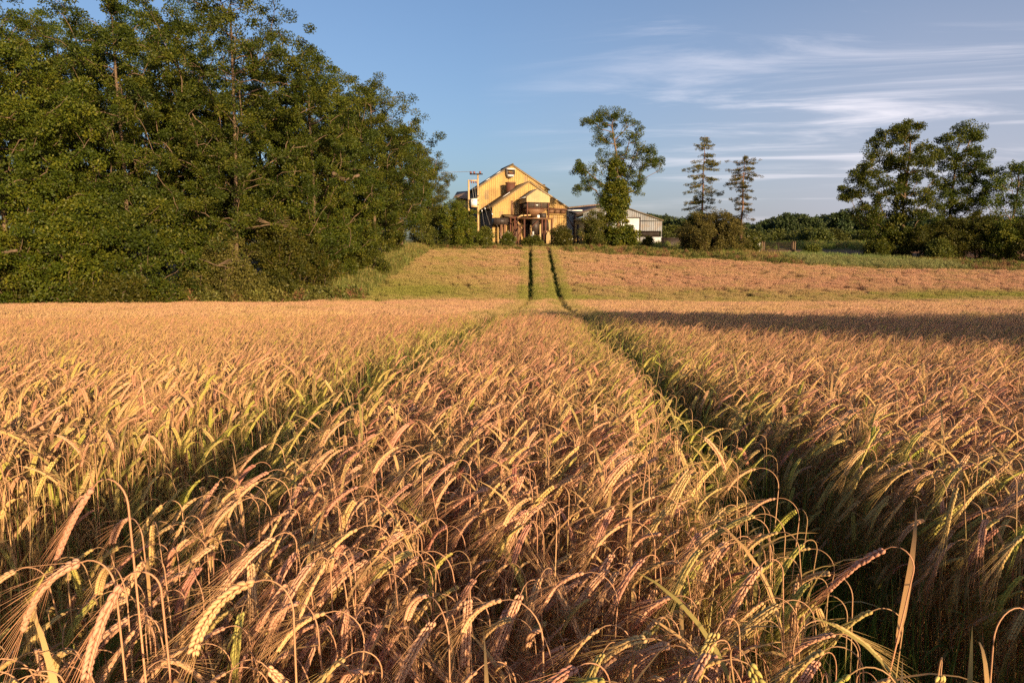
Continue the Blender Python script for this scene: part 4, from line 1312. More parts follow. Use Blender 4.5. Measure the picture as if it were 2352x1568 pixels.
# --- rough grass along the margins
def margins():
    r = np.random.default_rng(77)
    lib = library('margin_grass', [tuft_mesh(500 + i, 60, .36, .25, .85, 1.2, .010, .35) for i in range(5)])
    P_ = []
    def add(x, y, sc, ripe, shade):
        P_.append((np.stack([x, y, ground(x, y) - .02], -1), sc, ripe, shade))
    # wood side: between crop edge and shrubs
    y = r.uniform(33, 80, 5200)
    x = edge_left(y) - .60 - np.abs(r.normal(0, 1, len(y))) * np.interp(y, [33, 44, 50, 80], [1.2, 1.0, 1.5, 1.4])
    add(x, y, r.uniform(.6, 1.15, len(y)), np.clip(r.uniform(.3, 1.1, len(y)) * np.interp(y, [45, 80], [.75, 1]), 0, 1), np.clip(r.normal(.12, .12, len(y)), 0, .5))
    x = r.uniform(-34, -10, 3200)
    y = np.interp(x, [-34, -27, -19, -13.3, -10.9], [34, 38, 41, 44.5, 47]) + .1 + np.abs(r.normal(0, .8, len(x)))
    add(x, y, r.uniform(.6, 1.2, len(x)), r.uniform(.2, 1, len(x)), np.clip(r.normal(.1, .1, len(x)), 0, .5))
    # far edge bank
    x = r.uniform(-11, 62, 19000)
    y = edge_far(x) + .2 + r.random(len(x)) ** 1.15 * np.interp(x, [-11, 3, 15, 30, 45, 62], [8.0, 8.0, 14.0, 15.0, 10.0, 7.0])
    pale = np.clip(smooth(29, 31, x) * (1 - smooth(40, 43, x)) * smooth(2.5, 4.0, y - edge_far(x)) * (1 - smooth(77, 78.5, y)), 0, 1)
    low = 1 - .62 * smooth(77, 78.5, y) * smooth(26, 29, x)
    dock = vnoise(x, y, 2.5, 12)
    add(x, y, r.uniform(.5, 1.1, len(x)) * low, np.clip(.45 + 1.1 * (dock - .3) + .3 * (1 - smooth(18, 30, x)) + .3 * (1 - smooth(0, 2.5, y - edge_far(x))) + r.normal(0, .2, len(x)), 0, 1) * (1 - .8 * pale),
        np.clip(.5 * pale + r.uniform(0, .12, len(x)), 0, 1))
    # farmyard and beyond
    x, y = r.uniform(-14, 75, 4200), r.uniform(85, 112, 4200)
    add(x, y, r.uniform(.5, 1.1, len(x)), r.uniform(0, .8, len(x)), r.uniform(0, .15, len(x)))
    pts = np.concatenate([a[0] for a in P_])
    n = len(pts)
    scatter('margin_grass', pts, np.stack([r.normal(0, .1, n), r.normal(0, .1, n), r.uniform(0, 6.28, n)], -1), np.concatenate([a[1] for a in P_]), r.integers(0, 5, n), lib,
            {'ripe': np.concatenate([a[2] for a in P_]), 'shade': np.concatenate([a[3] for a in P_])},
            label='rough seeding grass and docks along the field margins and the farm bank', cat='grass')
margins()

def weeds():
    r = np.random.default_rng(88)
    lib = library('margin_weed', [])
    kinds = (('weed', .030, .8, .55), ('weed', .028, .8, .5), ('nettle', .055, .5, .5), ('nettle', .05, .5, .45), ('dock', .035, .7, .35), ('dock', .03, .7, .3))
    for i, (m, size, up, rad) in enumerate(kinds):
        rr = np.random.default_rng(800 + i)
        n = 26
        c = np.stack([rr.normal(0, rad * .5, n), rr.normal(0, rad * .5, n), rr.uniform(.05, .95, n)], -1)
        c[:, :2] *= (1.15 - .55 * c[:, 2:3])
        V, F, lv = foliage(rr, c, 42, .17, size * 2.2, .5, 1.2, up)
        lib.objects.link(bpy.data.objects.new('margin_weed_%02d' % i, mesh('margin_weed', V, F, MAT[m], {'lv': ('POINT', lv)})))
    X, Y_, S, I = [], [], [], []
    # pale silvery weeds in a band before the gate
    x = r.uniform(29.0, 42.5, 520)
    e = edge_far(x)
    y = e + r.uniform(.25, 1, 520) * np.interp(x, [29, 36, 42.5], [9.5, 8.5, 7.0])
    X.append(x); Y_.append(y); S.append(r.uniform(.6, 1.0, 520)); I.append(r.integers(0, 2, 520))
    # nettles and docks elsewhere on the bank
    x = r.uniform(-9, 58, 900)
    y = edge_far(x) + .8 + r.random(900) * np.interp(x, [-9, 3, 15, 30, 45, 58], [6, 7, 11, 5, 7, 6])
    k = (x < 28.5) | (x > 42.5)
    x, y = x[k], y[k]
    X.append(x); Y_.append(y); S.append(r.uniform(.5, 1.0, len(x))); I.append(np.where(r.random(len(x)) < .6, r.integers(2, 4, len(x)), r.integers(4, 6, len(x))))
    # nettles along the wood
    y = r.uniform(46, 78, 260)
    x = edge_left(y) - .7 - abs(r.normal(0, .7, 260))
    X.append(x); Y_.append(y); S.append(r.uniform(.4, .8, 260)); I.append(r.integers(2, 4, 260))
    # tall nettles and docks at the foot of the wood behind the near crop
    x = r.uniform(-33, -10.5, 420)
    y = np.interp(x, [-34, -27, -19, -13.3, -10.5], [34.2, 38.2, 41.2, 44.7, 47.2]) + abs(r.normal(0, .6, 420))
    X.append(x); Y_.append(y); S.append(r.uniform(.8, 1.65, 420)); I.append(np.where(r.random(420) < .75, r.integers(2, 4, 420), r.integers(4, 6, 420)))
    x, y, s, i = map(np.concatenate, (X, Y_, S, I))
    n = len(x)
    scatter('margin_weeds', np.stack([x, y, ground(x, y) - .03], -1), np.stack([0 * x, 0 * x, r.uniform(0, 6.28, n)], -1), s, i, lib, {},
            label='pale silvery weeds, nettles and brown docks on the bank beyond the crop', cat='weeds')
weeds()
# ------------------------------------------------------------------ the farm
A0 = radians(17)
BU, BN = np.array((cos(A0), sin(A0), 0)), np.array((-sin(A0), cos(A0), 0))     # along the front, and back from it
YB = 95.0
B0 = P(1176.9, 600, YB)
B0 = np.array((B0[0], B0[1], 0.0))
def fr(V):
    V = np.asarray(V, float)
    return B0 + V[:, 0:1] * BU + V[:, 1:2] * BN + V[:, 2:3] * np.array((0, 0, 1.0))
def on(px, py, v=0.0):
    """where the sight line through a photo pixel meets the wall plane v -> (u, z)"""
    p = P(px, py, 1.0) - CAM
    o = B0 + BN * v - CAM
    t = (o @ BN) / (p @ BN)
    q = CAM + p * t - (B0 + BN * v)
    return float(q @ BU), float(q[2])
def Z(zx, zy):      # zoom crop (1700,620)-(2700,1020) pixels -> photo pixels
    return 976.2 + zx * .2441, 356.0 + zy * .2441
def uz(zx, zy, v=0.0):
    return on(*Z(zx, zy), v)

def sheet_mat(name, base, dirt, moss=None, rough=.6, streak=14.0, rust=None, spec=.3):
    def f(t):
        v = objco(t)
        mp = N(t, 'ShaderNodeMapping')
        mp.inputs['Scale'].default_value = (3.4, 3.4, .15)
        L(t, v, mp.inputs[0])
        n1 = noise(t, mp.outputs[0], 1.6, 7, .7)
        n2 = noise(t, v, .55, 6, .65)
        c = ramp(t, n1, [(.28, dirt), (.55, base), (.8, tuple(min(1, q * 1.12) for q in base))])
        c = mixc(t, ramp(t, n2, [(.46, 0.0), (.64, .8)]), c, dirt)
        if moss:
            c = mixc(t, ramp(t, noise(t, v, 1.4, 8, .75), [(.48, 0.0), (.6, .85)]), c, moss)
        if rust:
            c = mixc(t, ramp(t, noise(t, v, .8, 8, .7), [(.52, 0.0), (.62, .8)]), c, rust)
        return principled(t, c, rough, spec, 0, noise(t, v, 9, 5, .6), .15)
    return material(name, f)
MAT['cream'] = sheet_mat('cream_sheeting', (.45, .30, .105), (.25, .155, .06))
MAT['hood'] = sheet_mat('hood_sheeting', (.42, .30, .14), (.28, .19, .09))
MAT['roof'] = sheet_mat('cement_roof', (.17, .145, .115), (.09, .07, .05), (.10, .075, .03), .85)
MAT['mossroof'] = sheet_mat('mossy_roof', (.13, .088, .05), (.07, .045, .022), (.11, .075, .025), .9)
MAT['rust'] = sheet_mat('rusty_steel', (.12, .045, .026), (.06, .028, .018), None, .7)
MAT['brownsheet'] = sheet_mat('brown_sheet', (.19, .10, .052), (.10, .05, .028), None, .6)
MAT['dark'] = sheet_mat('dark_steel', (.045, .032, .026), (.022, .016, .013), None, .5)
MAT['glass'] = sheet_mat('dirty_glass', (.085, .065, .05), (.04, .03, .025), None, .22, spec=.5)
MAT['grey'] = sheet_mat('grey_sheeting', (.20, .21, .23), (.12, .125, .13), None, .5, rust=(.18, .14, .11))
MAT['barge'] = sheet_mat('weathered_barge', (.33, .23, .11), (.18, .12, .06))
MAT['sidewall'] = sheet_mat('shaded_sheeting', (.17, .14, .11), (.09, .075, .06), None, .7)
MAT['white'] = sheet_mat('white_paint', (.52, .52, .53), (.38, .37, .36), None, .5)
MAT['white2'] = sheet_mat('white_plastic', (.78, .78, .77), (.66, .64, .6), None, .4)
MAT['tiles'] = sheet_mat('tiled_roof', (.26, .17, .13), (.13, .085, .065), (.12, .10, .06), .9)
MAT['pole'] = flat_mat('pole_wood', (.36, .22, .10), (.60, .41, .20), 5, .8, .15, stretch=(4, 4, .3))
MAT['fence'] = flat_mat('dark_timber', (.012, .009, .007), (.03, .021, .015), 6, .85, .15)
MAT['metal'] = flat_mat('galvanised', (.40, .40, .39), (.62, .61, .58), 5, .45, .4)
MAT['wire'] = flat_mat('wire', (.16, .15, .14), (.28, .26, .24), 5, .5, .4)
MAT['ceramic'] = flat_mat('brown_ceramic', (.10, .03, .02), (.2, .06, .04), 5, .3, .5)

ZB = 3.1        # foot of the walls, under the long grass
def wave_wall(mb, u0, u1, top, zb, v, pitch=.27, amp=.06, lo=None):
    """corrugated sheeting in the plane v from u0 to u1; top(u) gives the upper edge"""
    n = max(4, int((u1 - u0) / pitch * 6))
    u = np.linspace(u0, u1, n + 1)
    vv = v - amp * (1 + np.sin(u * 2 * pi / pitch))
    zt = np.array([top(q) for q in u])
    zl = np.full(n + 1, zb) if lo is None else np.array([lo(q) for q in u])
    V = np.concatenate([np.stack([u, vv, zl], -1), np.stack([u, vv, zt], -1)])
    i = np.arange(n)
    mb.add(V, [np.stack([i, i + 1, i + n + 2, i + n + 1], -1)])
    mb.add([(u0, v, zb), (u1, v, zb), (u1, v, zt[-1]), (u0, v, zt[0])] if False else np.zeros((0, 3)), [])
def side_wall(mb, u, v0, v1, zb, zt, pitch=.26, amp=.03, sgn=-1):
    n = max(4, int((v1 - v0) / pitch * 6))
    v = np.linspace(v0, v1, n + 1)
    uu = u + sgn * amp * (1 + np.sin(v * 2 * pi / pitch))
    V = np.concatenate([np.stack([uu, v, np.full(n + 1, zb)], -1), np.stack([uu, v, np.full(n + 1, zt)], -1)])
    i = np.arange(n)
    mb.add(V, [np.stack([i, i + 1, i + n + 2, i + n + 1], -1)])
def roof_slab(mb, a, b, v0, v1, th=.10):
    """slab from eave/ridge point a=(u,z) to b=(u,z) running back from v0 to v1"""
    (ua, za), (ub, zb_) = a, b
    mb.hexa([(ua, v0, za), (ub, v0, zb_), (ub, v1, zb_), (ua, v1, za)], [(ua, v0, za + th), (ub, v0, zb_ + th), (ub, v1, zb_ + th), (ua, v1, za + th)])
def lin(a, b):
    return lambda u: a[1] + (b[1] - a[1]) * (u - a[0]) / (b[0] - a[0])
def gable(a, ap, b):
    l, r = lin(a, ap), lin(ap, b)
    return lambda u: l(u) if u < ap[0] else r(u)

barn = thing('grain_barn', 'tall weathered cream corrugated grain barn with stepped gables and a hopper on its front', 'barn', tuple(fr([(0, 0, ZB)])[0]))
# rear block: tall gable
VD = 5.2
ra, rap, rb = uz(505, 300), uz(822, 97), uz(1157, 322)
ra, rap, rb = (ra[0], ra[1]), rap, rb
m = MB(fr); wave_wall(m, ra[0], rb[0], gable(ra, rap, rb), ZB, 0.0); rear = m.build('rear_wall', MAT['cream'], barn)
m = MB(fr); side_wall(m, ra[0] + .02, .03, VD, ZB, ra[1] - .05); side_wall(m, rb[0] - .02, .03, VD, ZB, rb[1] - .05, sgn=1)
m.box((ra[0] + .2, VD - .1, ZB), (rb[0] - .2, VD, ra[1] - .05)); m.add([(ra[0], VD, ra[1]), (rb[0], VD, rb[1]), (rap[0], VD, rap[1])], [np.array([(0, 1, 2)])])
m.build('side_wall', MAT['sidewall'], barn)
m = MB(fr); roof_slab(m, (ra[0] - .35, ra[1] - .25), (rap[0], rap[1] + .02), -.22, VD + .2); roof_slab(m, (rap[0], rap[1] + .022), (rb[0] + .25, rb[1] - .15), -.22, VD + .2)
roof = m.build('roof', MAT['roof'], barn)
m = MB(fr); m.tube(np.array([(rap[0], -.3, rap[1] + .12), (rap[0], VD + .25, rap[1] + .12)]), .11, 8)
m.build('ridge_cap', MAT['roof'], roof)
m = MB(fr)
for f in (.30, .62):
    c = np.array(ra) * (1 - f) + np.array(rap) * f
    d_ = np.array(ra) * (1 - f - .10) + np.array(rap) * (f + .10)
    m.hexa([(c[0], 1.2, c[1] + .13), (d_[0], 1.2, d_[1] + .13), (d_[0], 2.6, d_[1] + .13), (c[0], 2.6, c[1] + .13)], [(c[0], 1.2, c[1] + .17), (d_[0], 1.2, d_[1] + .17), (d_[0], 2.6, d_[1] + .17), (c[0], 2.6, c[1] + .17)])
m.build('rooflight', MAT['white2'], roof)
m = MB(fr)
m.hexa([(ra[0] - .1, -.25, ra[1] - .22), (ra[0] - .1, -.13, ra[1] - .22), (rap[0], -.13, rap[1] - .12), (rap[0], -.25, rap[1] - .12)], [(ra[0] - .1, -.25, ra[1] - .02), (ra[0] - .1, -.13, ra[1] - .02), (rap[0], -.13, rap[1] + .0), (rap[0], -.25, rap[1] + .0)])
m.hexa([(rap[0], -.25, rap[1] - .12), (rap[0], -.13, rap[1] - .12), (rb[0] + .2, -.13, rb[1] - .22), (rb[0] + .2, -.25, rb[1] - .22)], [(rap[0], -.25, rap[1]), (rap[0], -.13, rap[1]), (rb[0] + .2, -.13, rb[1] - .05), (rb[0] + .2, -.25, rb[1] - .05)])
m.build('bargeboard', MAT['barge'], roof)
# round fan housing with a square canopy high in the gable
fc = uz(795, 175)
m = MB(fr)
ang = np.linspace(pi * 1.0, pi * 2.0, 13)
prof = [(fc[0] + .55 * cos(a), fc[1] + .62 * sin(a)) for a in ang]
prof = [(fc[0] - .55, fc[1] + .42)] + prof + [(fc[0] + .55, fc[1] + .42)]
k = len(prof)
V = [(u, -.75, z) for u, z in prof] + [(u, -.05, z) for u, z in prof]
m.add(V, [np.array([(i, i + 1, k + i + 1, k + i) for i in range(k - 1)])])
fan = m.build('fan_housing', MAT['white'], barn)
m = MB(fr); m.box((fc[0] - .60, -.85, fc[1] + .42), (fc[0] + .58, -.03, fc[1] + .62)); m.build('canopy', MAT['white'], fan)
m = MB(fr)
m.add([(fc[0], -.35, fc[1])] + [(u, -.35, z) for u, z in prof], [np.array([(0, i + 1, i + 2) for i in range(k - 1)])]); m.build('fan_opening', MAT['dark'], fan)
m = MB(fr); m.box((fc[0] - .30, -.62, fc[1] - .16), (fc[0] + .36, -.40, fc[1] + .12)); m.build('fan_blade', MAT['rust'], fan)
m = MB(fr); m.box((fc[0] - .46, -.68, fc[1] - .48), (fc[0] + .42, -.42, fc[1] - .2)); m.build('louvre', MAT['white'], fan)
# rust patch vent at the right of the rear wall
vv = uz(1105, 318)
m = MB(fr)
for i in range(5):
    m.box((vv[0] - .45 + i * .22, -.14, vv[1] - .75), (vv[0] - .36 + i * .22, -.09, vv[1] + .28 - .18 * i))
m.build('wall_vent', MAT['dark'], barn)
# front block
VF = -6.0
fa, fap, fb = uz(632, 485, VF), uz(980, 252, VF), uz(1328, 487, VF)
zz_ = uz(0, 660, VF)[1]
ftop = gable(fa, fap, fb)
m = MB(fr); wave_wall(m, fa[0], fb[0], ftop, ZB, VF)
front = m.build('front_wall', MAT['cream'], barn)
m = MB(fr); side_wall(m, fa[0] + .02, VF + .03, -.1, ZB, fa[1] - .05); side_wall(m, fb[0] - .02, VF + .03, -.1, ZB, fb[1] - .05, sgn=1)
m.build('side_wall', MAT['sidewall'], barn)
m = MB(fr); roof_slab(m, (fa[0] - .35, fa[1] - .24), (fap[0], fap[1] + .02), VF - .2, -.1)
lowroof = m.build('roof', MAT['mossroof'], barn)
m = MB(fr); roof_slab(m, (fap[0], fap[1] + .022), (fb[0] + .3, fb[1] - .2), VF - .2, -.1); m.build('roof', MAT['roof'], barn)
m = MB(fr)
c, d_ = np.array(fa) * .62 + np.array(fap) * .38, np.array(fa) * .44 + np.array(fap) * .56
m.hexa([(c[0], VF + 1.3, c[1] + .15), (d_[0], VF + 1.3, d_[1] + .15), (d_[0], VF + 1.9, d_[1] + .15), (c[0], VF + 1.9, c[1] + .15)], [(c[0], VF + 1.3, c[1] + .19), (d_[0], VF + 1.3, d_[1] + .19), (d_[0], VF + 1.9, d_[1] + .19), (c[0], VF + 1.9, c[1] + .19)])
m.build('rooflight', MAT['white2'], lowroof)
m = MB(fr)
m.hexa([(fa[0] - .1, VF - .26, fa[1] - .22), (fa[0] - .1, VF - .15, fa[1] - .22), (fap[0], VF - .15, fap[1] - .12), (fap[0], VF - .26, fap[1] - .12)], [(fa[0] - .1, VF - .26, fa[1] - .03), (fa[0] - .1, VF - .15, fa[1] - .03), (fap[0], VF - .15, fap[1] + .02), (fap[0], VF - .26, fap[1] + .02)])
m.hexa([(fap[0], VF - .26, fap[1] - .12), (fap[0], VF - .15, fap[1] - .12), (fb[0] + .25, VF - .15, fb[1] - .25), (fb[0] + .25, VF - .26, fb[1] - .25)], [(fap[0], VF - .26, fap[1] + .02), (fap[0], VF - .15, fap[1] + .02), (fb[0] + .25, VF - .15, fb[1] - .06), (fb[0] + .25, VF - .26, fb[1] - .06)])
m.build('bargeboard', MAT['barge'], lowroof)
# rust red flue through the left slope
ct, cb = uz(805, 262, -1.6), uz(805, 320, -1.6)
m = MB(fr); m.tube(np.array([(ct[0], -1.6, cb[1] - 1.0), (ct[0], -1.6, ct[1])]), .62, 16); fl = m.build('flue', MAT['rust'], barn, True)
m = MB(fr); m.tube(np.array([(ct[0], -1.6, ct[1] - .10), (ct[0], -1.6, ct[1] + .05)]), .70, 16); m.build('flue_cap', MAT['brownsheet'], fl)
# odd replacement sheets and stained laps on the front
for zx0, zy0, zx1, zy1, vv_, mt in ((640, 498, 800, 506, VF, 'hood'), (700, 530, 735, 575, VF, 'barge'), (842, 455, 868, 560, VF, 'barge'), (1208, 560, 1240, 640, VF, 'hood'), (560, 330, 600, 420, 0.0, 'barge'), (930, 205, 965, 262, 0.0, 'barge'), (1060, 275, 1130, 300, 0.0, 'barge')):
    q0, q1 = uz(zx0, zy0, vv_), uz(zx1, zy1, vv_)
    m = MB(fr); wave_wall(m, q0[0], q1[0], lambda u: q0[1], q1[1], vv_ - .012); m.build('patch_sheet', MAT[mt], front if vv_ else rear)
# long rusty awning on the right of the front
a1, a2 = uz(1166, 503, VF - .6), uz(1332, 520, VF - .6)
b1, b2 = uz(1166, 550, VF - .6), uz(1320, 555, VF - .6)
m = MB(fr); m.hexa([(a1[0], VF - .10, a1[1] + .1), (a2[0], VF - .10, a2[1] + .1), (a2[0], VF - .9, a2[1] - .05), (a1[0], VF - .9, a1[1] - .05)], [(a1[0], VF - .10, a1[1] + .18), (a2[0], VF - .10, a2[1] + .18), (a2[0], VF - .9, a2[1] + .03), (a1[0], VF - .9, a1[1] + .03)])
aw = m.build('awning', MAT['rust'], barn)
m = MB(fr); m.box((a1[0], VF - .86, a1[1] - .16), (a2[0], VF - .80, a1[1] + .02)); m.build('fascia', MAT['brownsheet'], aw)
m = MB(fr)
for i in range(3):
    w_ = (a2[0] - a1[0]) / 3
    m.hexa([(a1[0] + i * w_ + .06, VF - .72, a1[1] - .18), (a1[0] + (i + 1) * w_ - .06, VF - .72, a1[1] - .18), (a1[0] + (i + 1) * w_ - .06, VF - .34, b1[1]), (a1[0] + i * w_ + .06, VF - .34, b1[1])],
           [(a1[0] + i * w_ + .06, VF - .68, a1[1] - .18), (a1[0] + (i + 1) * w_ - .06, VF - .68, a1[1] - .18), (a1[0] + (i + 1) * w_ - .06, VF - .30, b1[1]), (a1[0] + i * w_ + .06, VF - .30, b1[1])])
m.build('shutter', MAT['brownsheet'], aw)
m = MB(fr); m.box((a1[0], VF - .36, b1[1] - .14), (a2[0] - .1, VF - .08, b1[1] - .02)); m.build('sill', MAT['cream'], aw)
# door opening strip left of hopper, rust streak sheet
s1, s2 = uz(805, 430, VF), uz(828, 580, VF)
m = MB(fr); m.box((s1[0], VF - .16, s2[1]), (s2[0], VF - .10, s1[1])); m.build('rusty_strip', MAT['brownsheet'], barn)
# skirting band across the front
s1, s2 = uz(640, 575, VF), uz(1320, 590, VF)
m = MB(fr); m.box((s1[0] + 2.2, VF - .20, s2[1]), (s2[0], VF - .09, s1[1])); m.build('rail', MAT['brownsheet'], barn)
# dark door openings at ground level
dq = (uz(940, 612, VF), uz(985, 790, VF))
m = MB(fr); m.box((dq[0][0], VF - .13, ZB + .05), (dq[1][0], VF - .09, dq[0][1])); m.build('doorway', MAT['dark'], barn)

# the hopper on its stand
VH = VF - 3.3
stand = thing('hopper_stand', 'gabled hood over a rusty cone hopper on a raised steel platform before the barn', 'hopper', tuple(fr([(0, VH, ZB)])[0]))
ha, hap, hb = uz(956, 392, VH), uz(1058, 322, VH), uz(1174, 386, VH)
hlow = uz(1000, 444, VH)[1]
m = MB(fr)
wave_wall(m, ha[0], hb[0], gable(ha, hap, hb), hlow, VH, .42, .02)
side_wall(m, ha[0] + .01, VH + .02, VF - .1, hlow, ha[1] - .04, .42, .02); side_wall(m, hb[0] - .01, VH + .02, VF - .1, hlow, hb[1] - .04, .42, .02, 1)
hood = m.build('hood', MAT['hood'], stand)
m = MB(fr); roof_slab(m, (ha[0] - .18, ha[1] - .12), (hap[0], hap[1] + .02), VH - .12, VF - .1, .08); roof_slab(m, (hap[0], hap[1] + .022), (hb[0] + .18, hb[1] - .12), VH - .12, VF - .1, .08)
m.build('hood_roof', MAT['roof'], hood)
m = MB(fr); m.bar((ha[0] - .2, VH - .1, ha[1] - .08), (ha[0] - .2, VF - .12, ha[1] - .08), .06); m.build('gutter', MAT['white2'], hood)
g0, g1 = uz(968, 446, VH), uz(1158, 500, VH)
g0 = (g0[0], hlow - .02)
m = MB(fr); m.box((g0[0], VH + .12, g1[1]), (g1[0], VH + .16, g0[1])); m.box((g0[0] - .02, VH + .18, g1[1]), (g0[0] + .02, VF - .15, g0[1])); m.box((g1[0] - .02, VH + .18, g1[1]), (g1[0] + .02, VF - .15, g0[1]))
gl = m.build('glazing', MAT['glass'], stand)
m = MB(fr)
for i in range(4):
    q = g0[0] + (g1[0] - g0[0]) * i / 3
    m.box((q - .03, VH + .06, g1[1]), (q + .03, VH + .115, g0[1]))
m.box((g0[0] - .05, VH + .02, g1[1] - .10), (g1[0] + .05, VH + .11, g1[1] - .01))
m.build('glazing_bar', MAT['rust'], gl)
h0, h1, h2 = uz(972, 505, VH), uz(1156, 505, VH), uz(1062, 583, VH)
zt = g1[1] - .12
m = MB(fr)
mv = (VH + VF) / 2 - .1
m.hexa([(h2[0] - .18, mv - .2, h2[1]), (h2[0] + .18, mv - .2, h2[1]), (h2[0] + .18, mv + .2, h2[1]), (h2[0] - .18, mv + .2, h2[1])],
       [(h0[0], VH + .15, zt), (h1[0], VH + .15, zt), (h1[0], VF - .3, zt), (h0[0], VF - .3, zt)])
hop = m.build('hopper', MAT['brownsheet'], stand)
m = MB(fr); m.tube(np.array([(h2[0], mv, h2[1] - .5), (h2[0], mv, h2[1] + .1)]), .17, 10); m.build('chute', MAT['metal'], hop)
p0, p1 = uz(922, 590, VH), uz(1198, 604, VH)
m = MB(fr); m.box((p0[0], VH - .25, p1[1]), (p1[0], VF - .3, p0[1])); m.build('platform', MAT['brownsheet'], stand)
for q, vq in ((g0[0] - .06, VH), (g1[0] + .06, VH), (g0[0] - .06, VF - .4), (g1[0] + .06, VF - .4)):
    m = MB(fr); m.box((q - .07, vq - .03, p0[1] + .01), (q + .07, vq + .11, g0[1] - .02)); m.build('post', MAT['rust'], stand)
for q in (p0[0] + .15, uz(1100, 600, VH)[0], uz(1132, 600, VH)[0], p1[0] - .1):
    m = MB(fr); m.box((q - .09, VH - .16, ZB - .4), (q + .09, VH + .04, p1[1] - .01)); m.build('leg', MAT['rust'], stand)
    m = MB(fr); m.box((q - .08, VF - .62, ZB - .4), (q + .08, VF - .46, p1[1] - .01)); m.build('leg', MAT['rust'], stand)
for (a, b) in (((872, 770), (938, 640)), ((842, 600), (905, 700)), ((990, 690), (1060, 620)), ((1130, 770), (1160, 700)), ((1160, 700), (1195, 770)), ((985, 690), (1010, 770))):
    qa, qb = uz(*a, VH), uz(*b, VH)
    m = MB(fr); m.bar((qa[0], VH - .05, qa[1]), (qb[0], VH - .05, qb[1]), .06); m.build('brace', MAT['rust'], stand)
# plates hanging below the platform
for (a, b, c, d) in (((1012, 612), (1086, 612), (1096, 745), (1034, 735)), ((1112, 612), (1170, 612), (1184, 715), (1128, 708))):
    q = [uz(*w, VH) for w in (a, b, c, d)]
    m = MB(fr); m.hexa([(q[i][0], VH + .35 + (.0 if i < 2 else .3), q[i][1]) for i in range(4)], [(q[i][0], VH + .40 + (.0 if i < 2 else .3), q[i][1]) for i in range(4)])
    m.build('hanging_plate', MAT['dark'], stand)
dr = (uz(1100, 545, VH), uz(1150, 585, VH))
m = MB(fr); m.tube(np.array([((dr[0][0] + dr[1][0]) / 2, VH + .6, p0[1] + .01), ((dr[0][0] + dr[1][0]) / 2, VH + .6, dr[0][1])]), .42, 12)
tag(m.build('oil_drum', MAT['dark']), 'black drum standing on the hopper platform beside the cone', 'drum')
m = MB(fr); q = uz(1064, 583, VH); m.box((q[0] - .14, VH - .18, p0[1] + .01), (q[0] + .14, VH + .08, p0[1] + .35))
tag(m.build('lamp_box', MAT['white2']), 'small white box on the front edge of the hopper platform', 'box')
q = uz(998, 745, VH)
m = MB(fr)
m.box((q[0] - .2, VH - .9, ZB - .3), (q[0] + .25, VH - .6, q[1] - .1)); m.box((q[0] - .1, VH - .88, q[1] - .1), (q[0] + .08, VH - .64, q[1] + .3))
tag(m.build('feed_sack', MAT['white']), 'pale upright sack standing in the grass below the hopper platform', 'sack')

# dark tank on posts at the left corner
VT = VF - 1.6
t0, t1 = uz(655, 590, VT), uz(803, 655, VT)
tank = thing('fuel_tank', 'dark rectangular tank raised on two pinkish posts at the barn corner', 'tank', tuple(fr([(t0[0], VT, ZB)])[0]))
m = MB(fr); m.box((t0[0], VT, t1[1]), (t1[0], VT + 1.3, t0[1]))
tk = m.build('tank_body', MAT['dark'], tank)
m = MB(fr)
for i in range(4):
    q = t0[0] + (t1[0] - t0[0]) * (i + .5) / 4
    m.box((q - .03, VT - .05, t1[1] + .02), (q + .03, VT - .003, t0[1] - .02))
m.build('tank_rib', MAT['dark'], tk)
for zx in (722, 756):
    q = uz(zx, 700, VT)
    m = MB(fr); m.box((q[0] - .14, VT + .1, ZB - .4), (q[0] + .14, VT + .4, t1[1] - .01)); m.build('leg', MAT['brownsheet'], tank)
q0, q1 = uz(752, 568, VT), uz(833, 582, VT)
m = MB(fr); m.hexa([(q0[0], VT + .1, q1[1]), (q1[0], VT + .1, q1[1]), (q1[0], VT + 1.4, q1[1] + .3), (q0[0], VT + 1.4, q1[1] + .3)], [(q0[0], VT + .1, q1[1] + .08), (q1[0], VT + .1, q1[1] + .08), (q1[0], VT + 1.4, q1[1] + .38), (q0[0], VT + 1.4, q1[1] + .38)])
m.build('tank_lid', MAT['mossroof'], tank)
# lean-to frame between tank and hopper
VL = VF - 2.0
l0, l1 = uz(800, 582, VL), uz(930, 600, VL)
lean = thing('lean_to', 'rusty lean to frame with dark sheets between the tank and the hopper platform', 'lean-to', tuple(fr([(l0[0], VL, ZB)])[0]))
m = MB(fr); m.hexa([(l0[0], VL, l1[1]), (l1[0], VL, l1[1]), (l1[0], VF - .25, l1[1] + .5), (l0[0], VF - .25, l1[1] + .5)], [(l0[0], VL, l1[1] + .1), (l1[0], VL, l1[1] + .1), (l1[0], VF - .25, l1[1] + .6), (l0[0], VF - .25, l1[1] + .6)])
m.build('roof', MAT['rust'], lean)
for zx in (806, 846, 872):
    q = uz(zx, 600, VL)
    m = MB(fr); m.box((q[0] - .08, VL, ZB - .4), (q[0] + .08, VL + .16, l1[1] - .01)); m.build('post', MAT['rust'], lean)
q0, q1 = uz(838, 615, VL), uz(925, 760, VL)
m = MB(fr); m.box((q0[0], VL + .9, ZB), (q1[0], VL + .96, q0[1])); m.build('panel', MAT['brownsheet'], lean)
q0, q1 = uz(862, 588, VL), uz(905, 700, VL)
m = MB(fr); m.tube(np.array([(l1[0] + .8, VL - .3, l1[1] + .45), (q0[0] + .5, VL - .3, l1[1] + .35), (q0[0], VL - .3, l1[1] + .1), (q0[0] + .1, VL - .3, l1[1] - .5), (q1[0], VL - .3, q1[1])]), .10, 8)
m.build('pipe', MAT['pole'], lean)
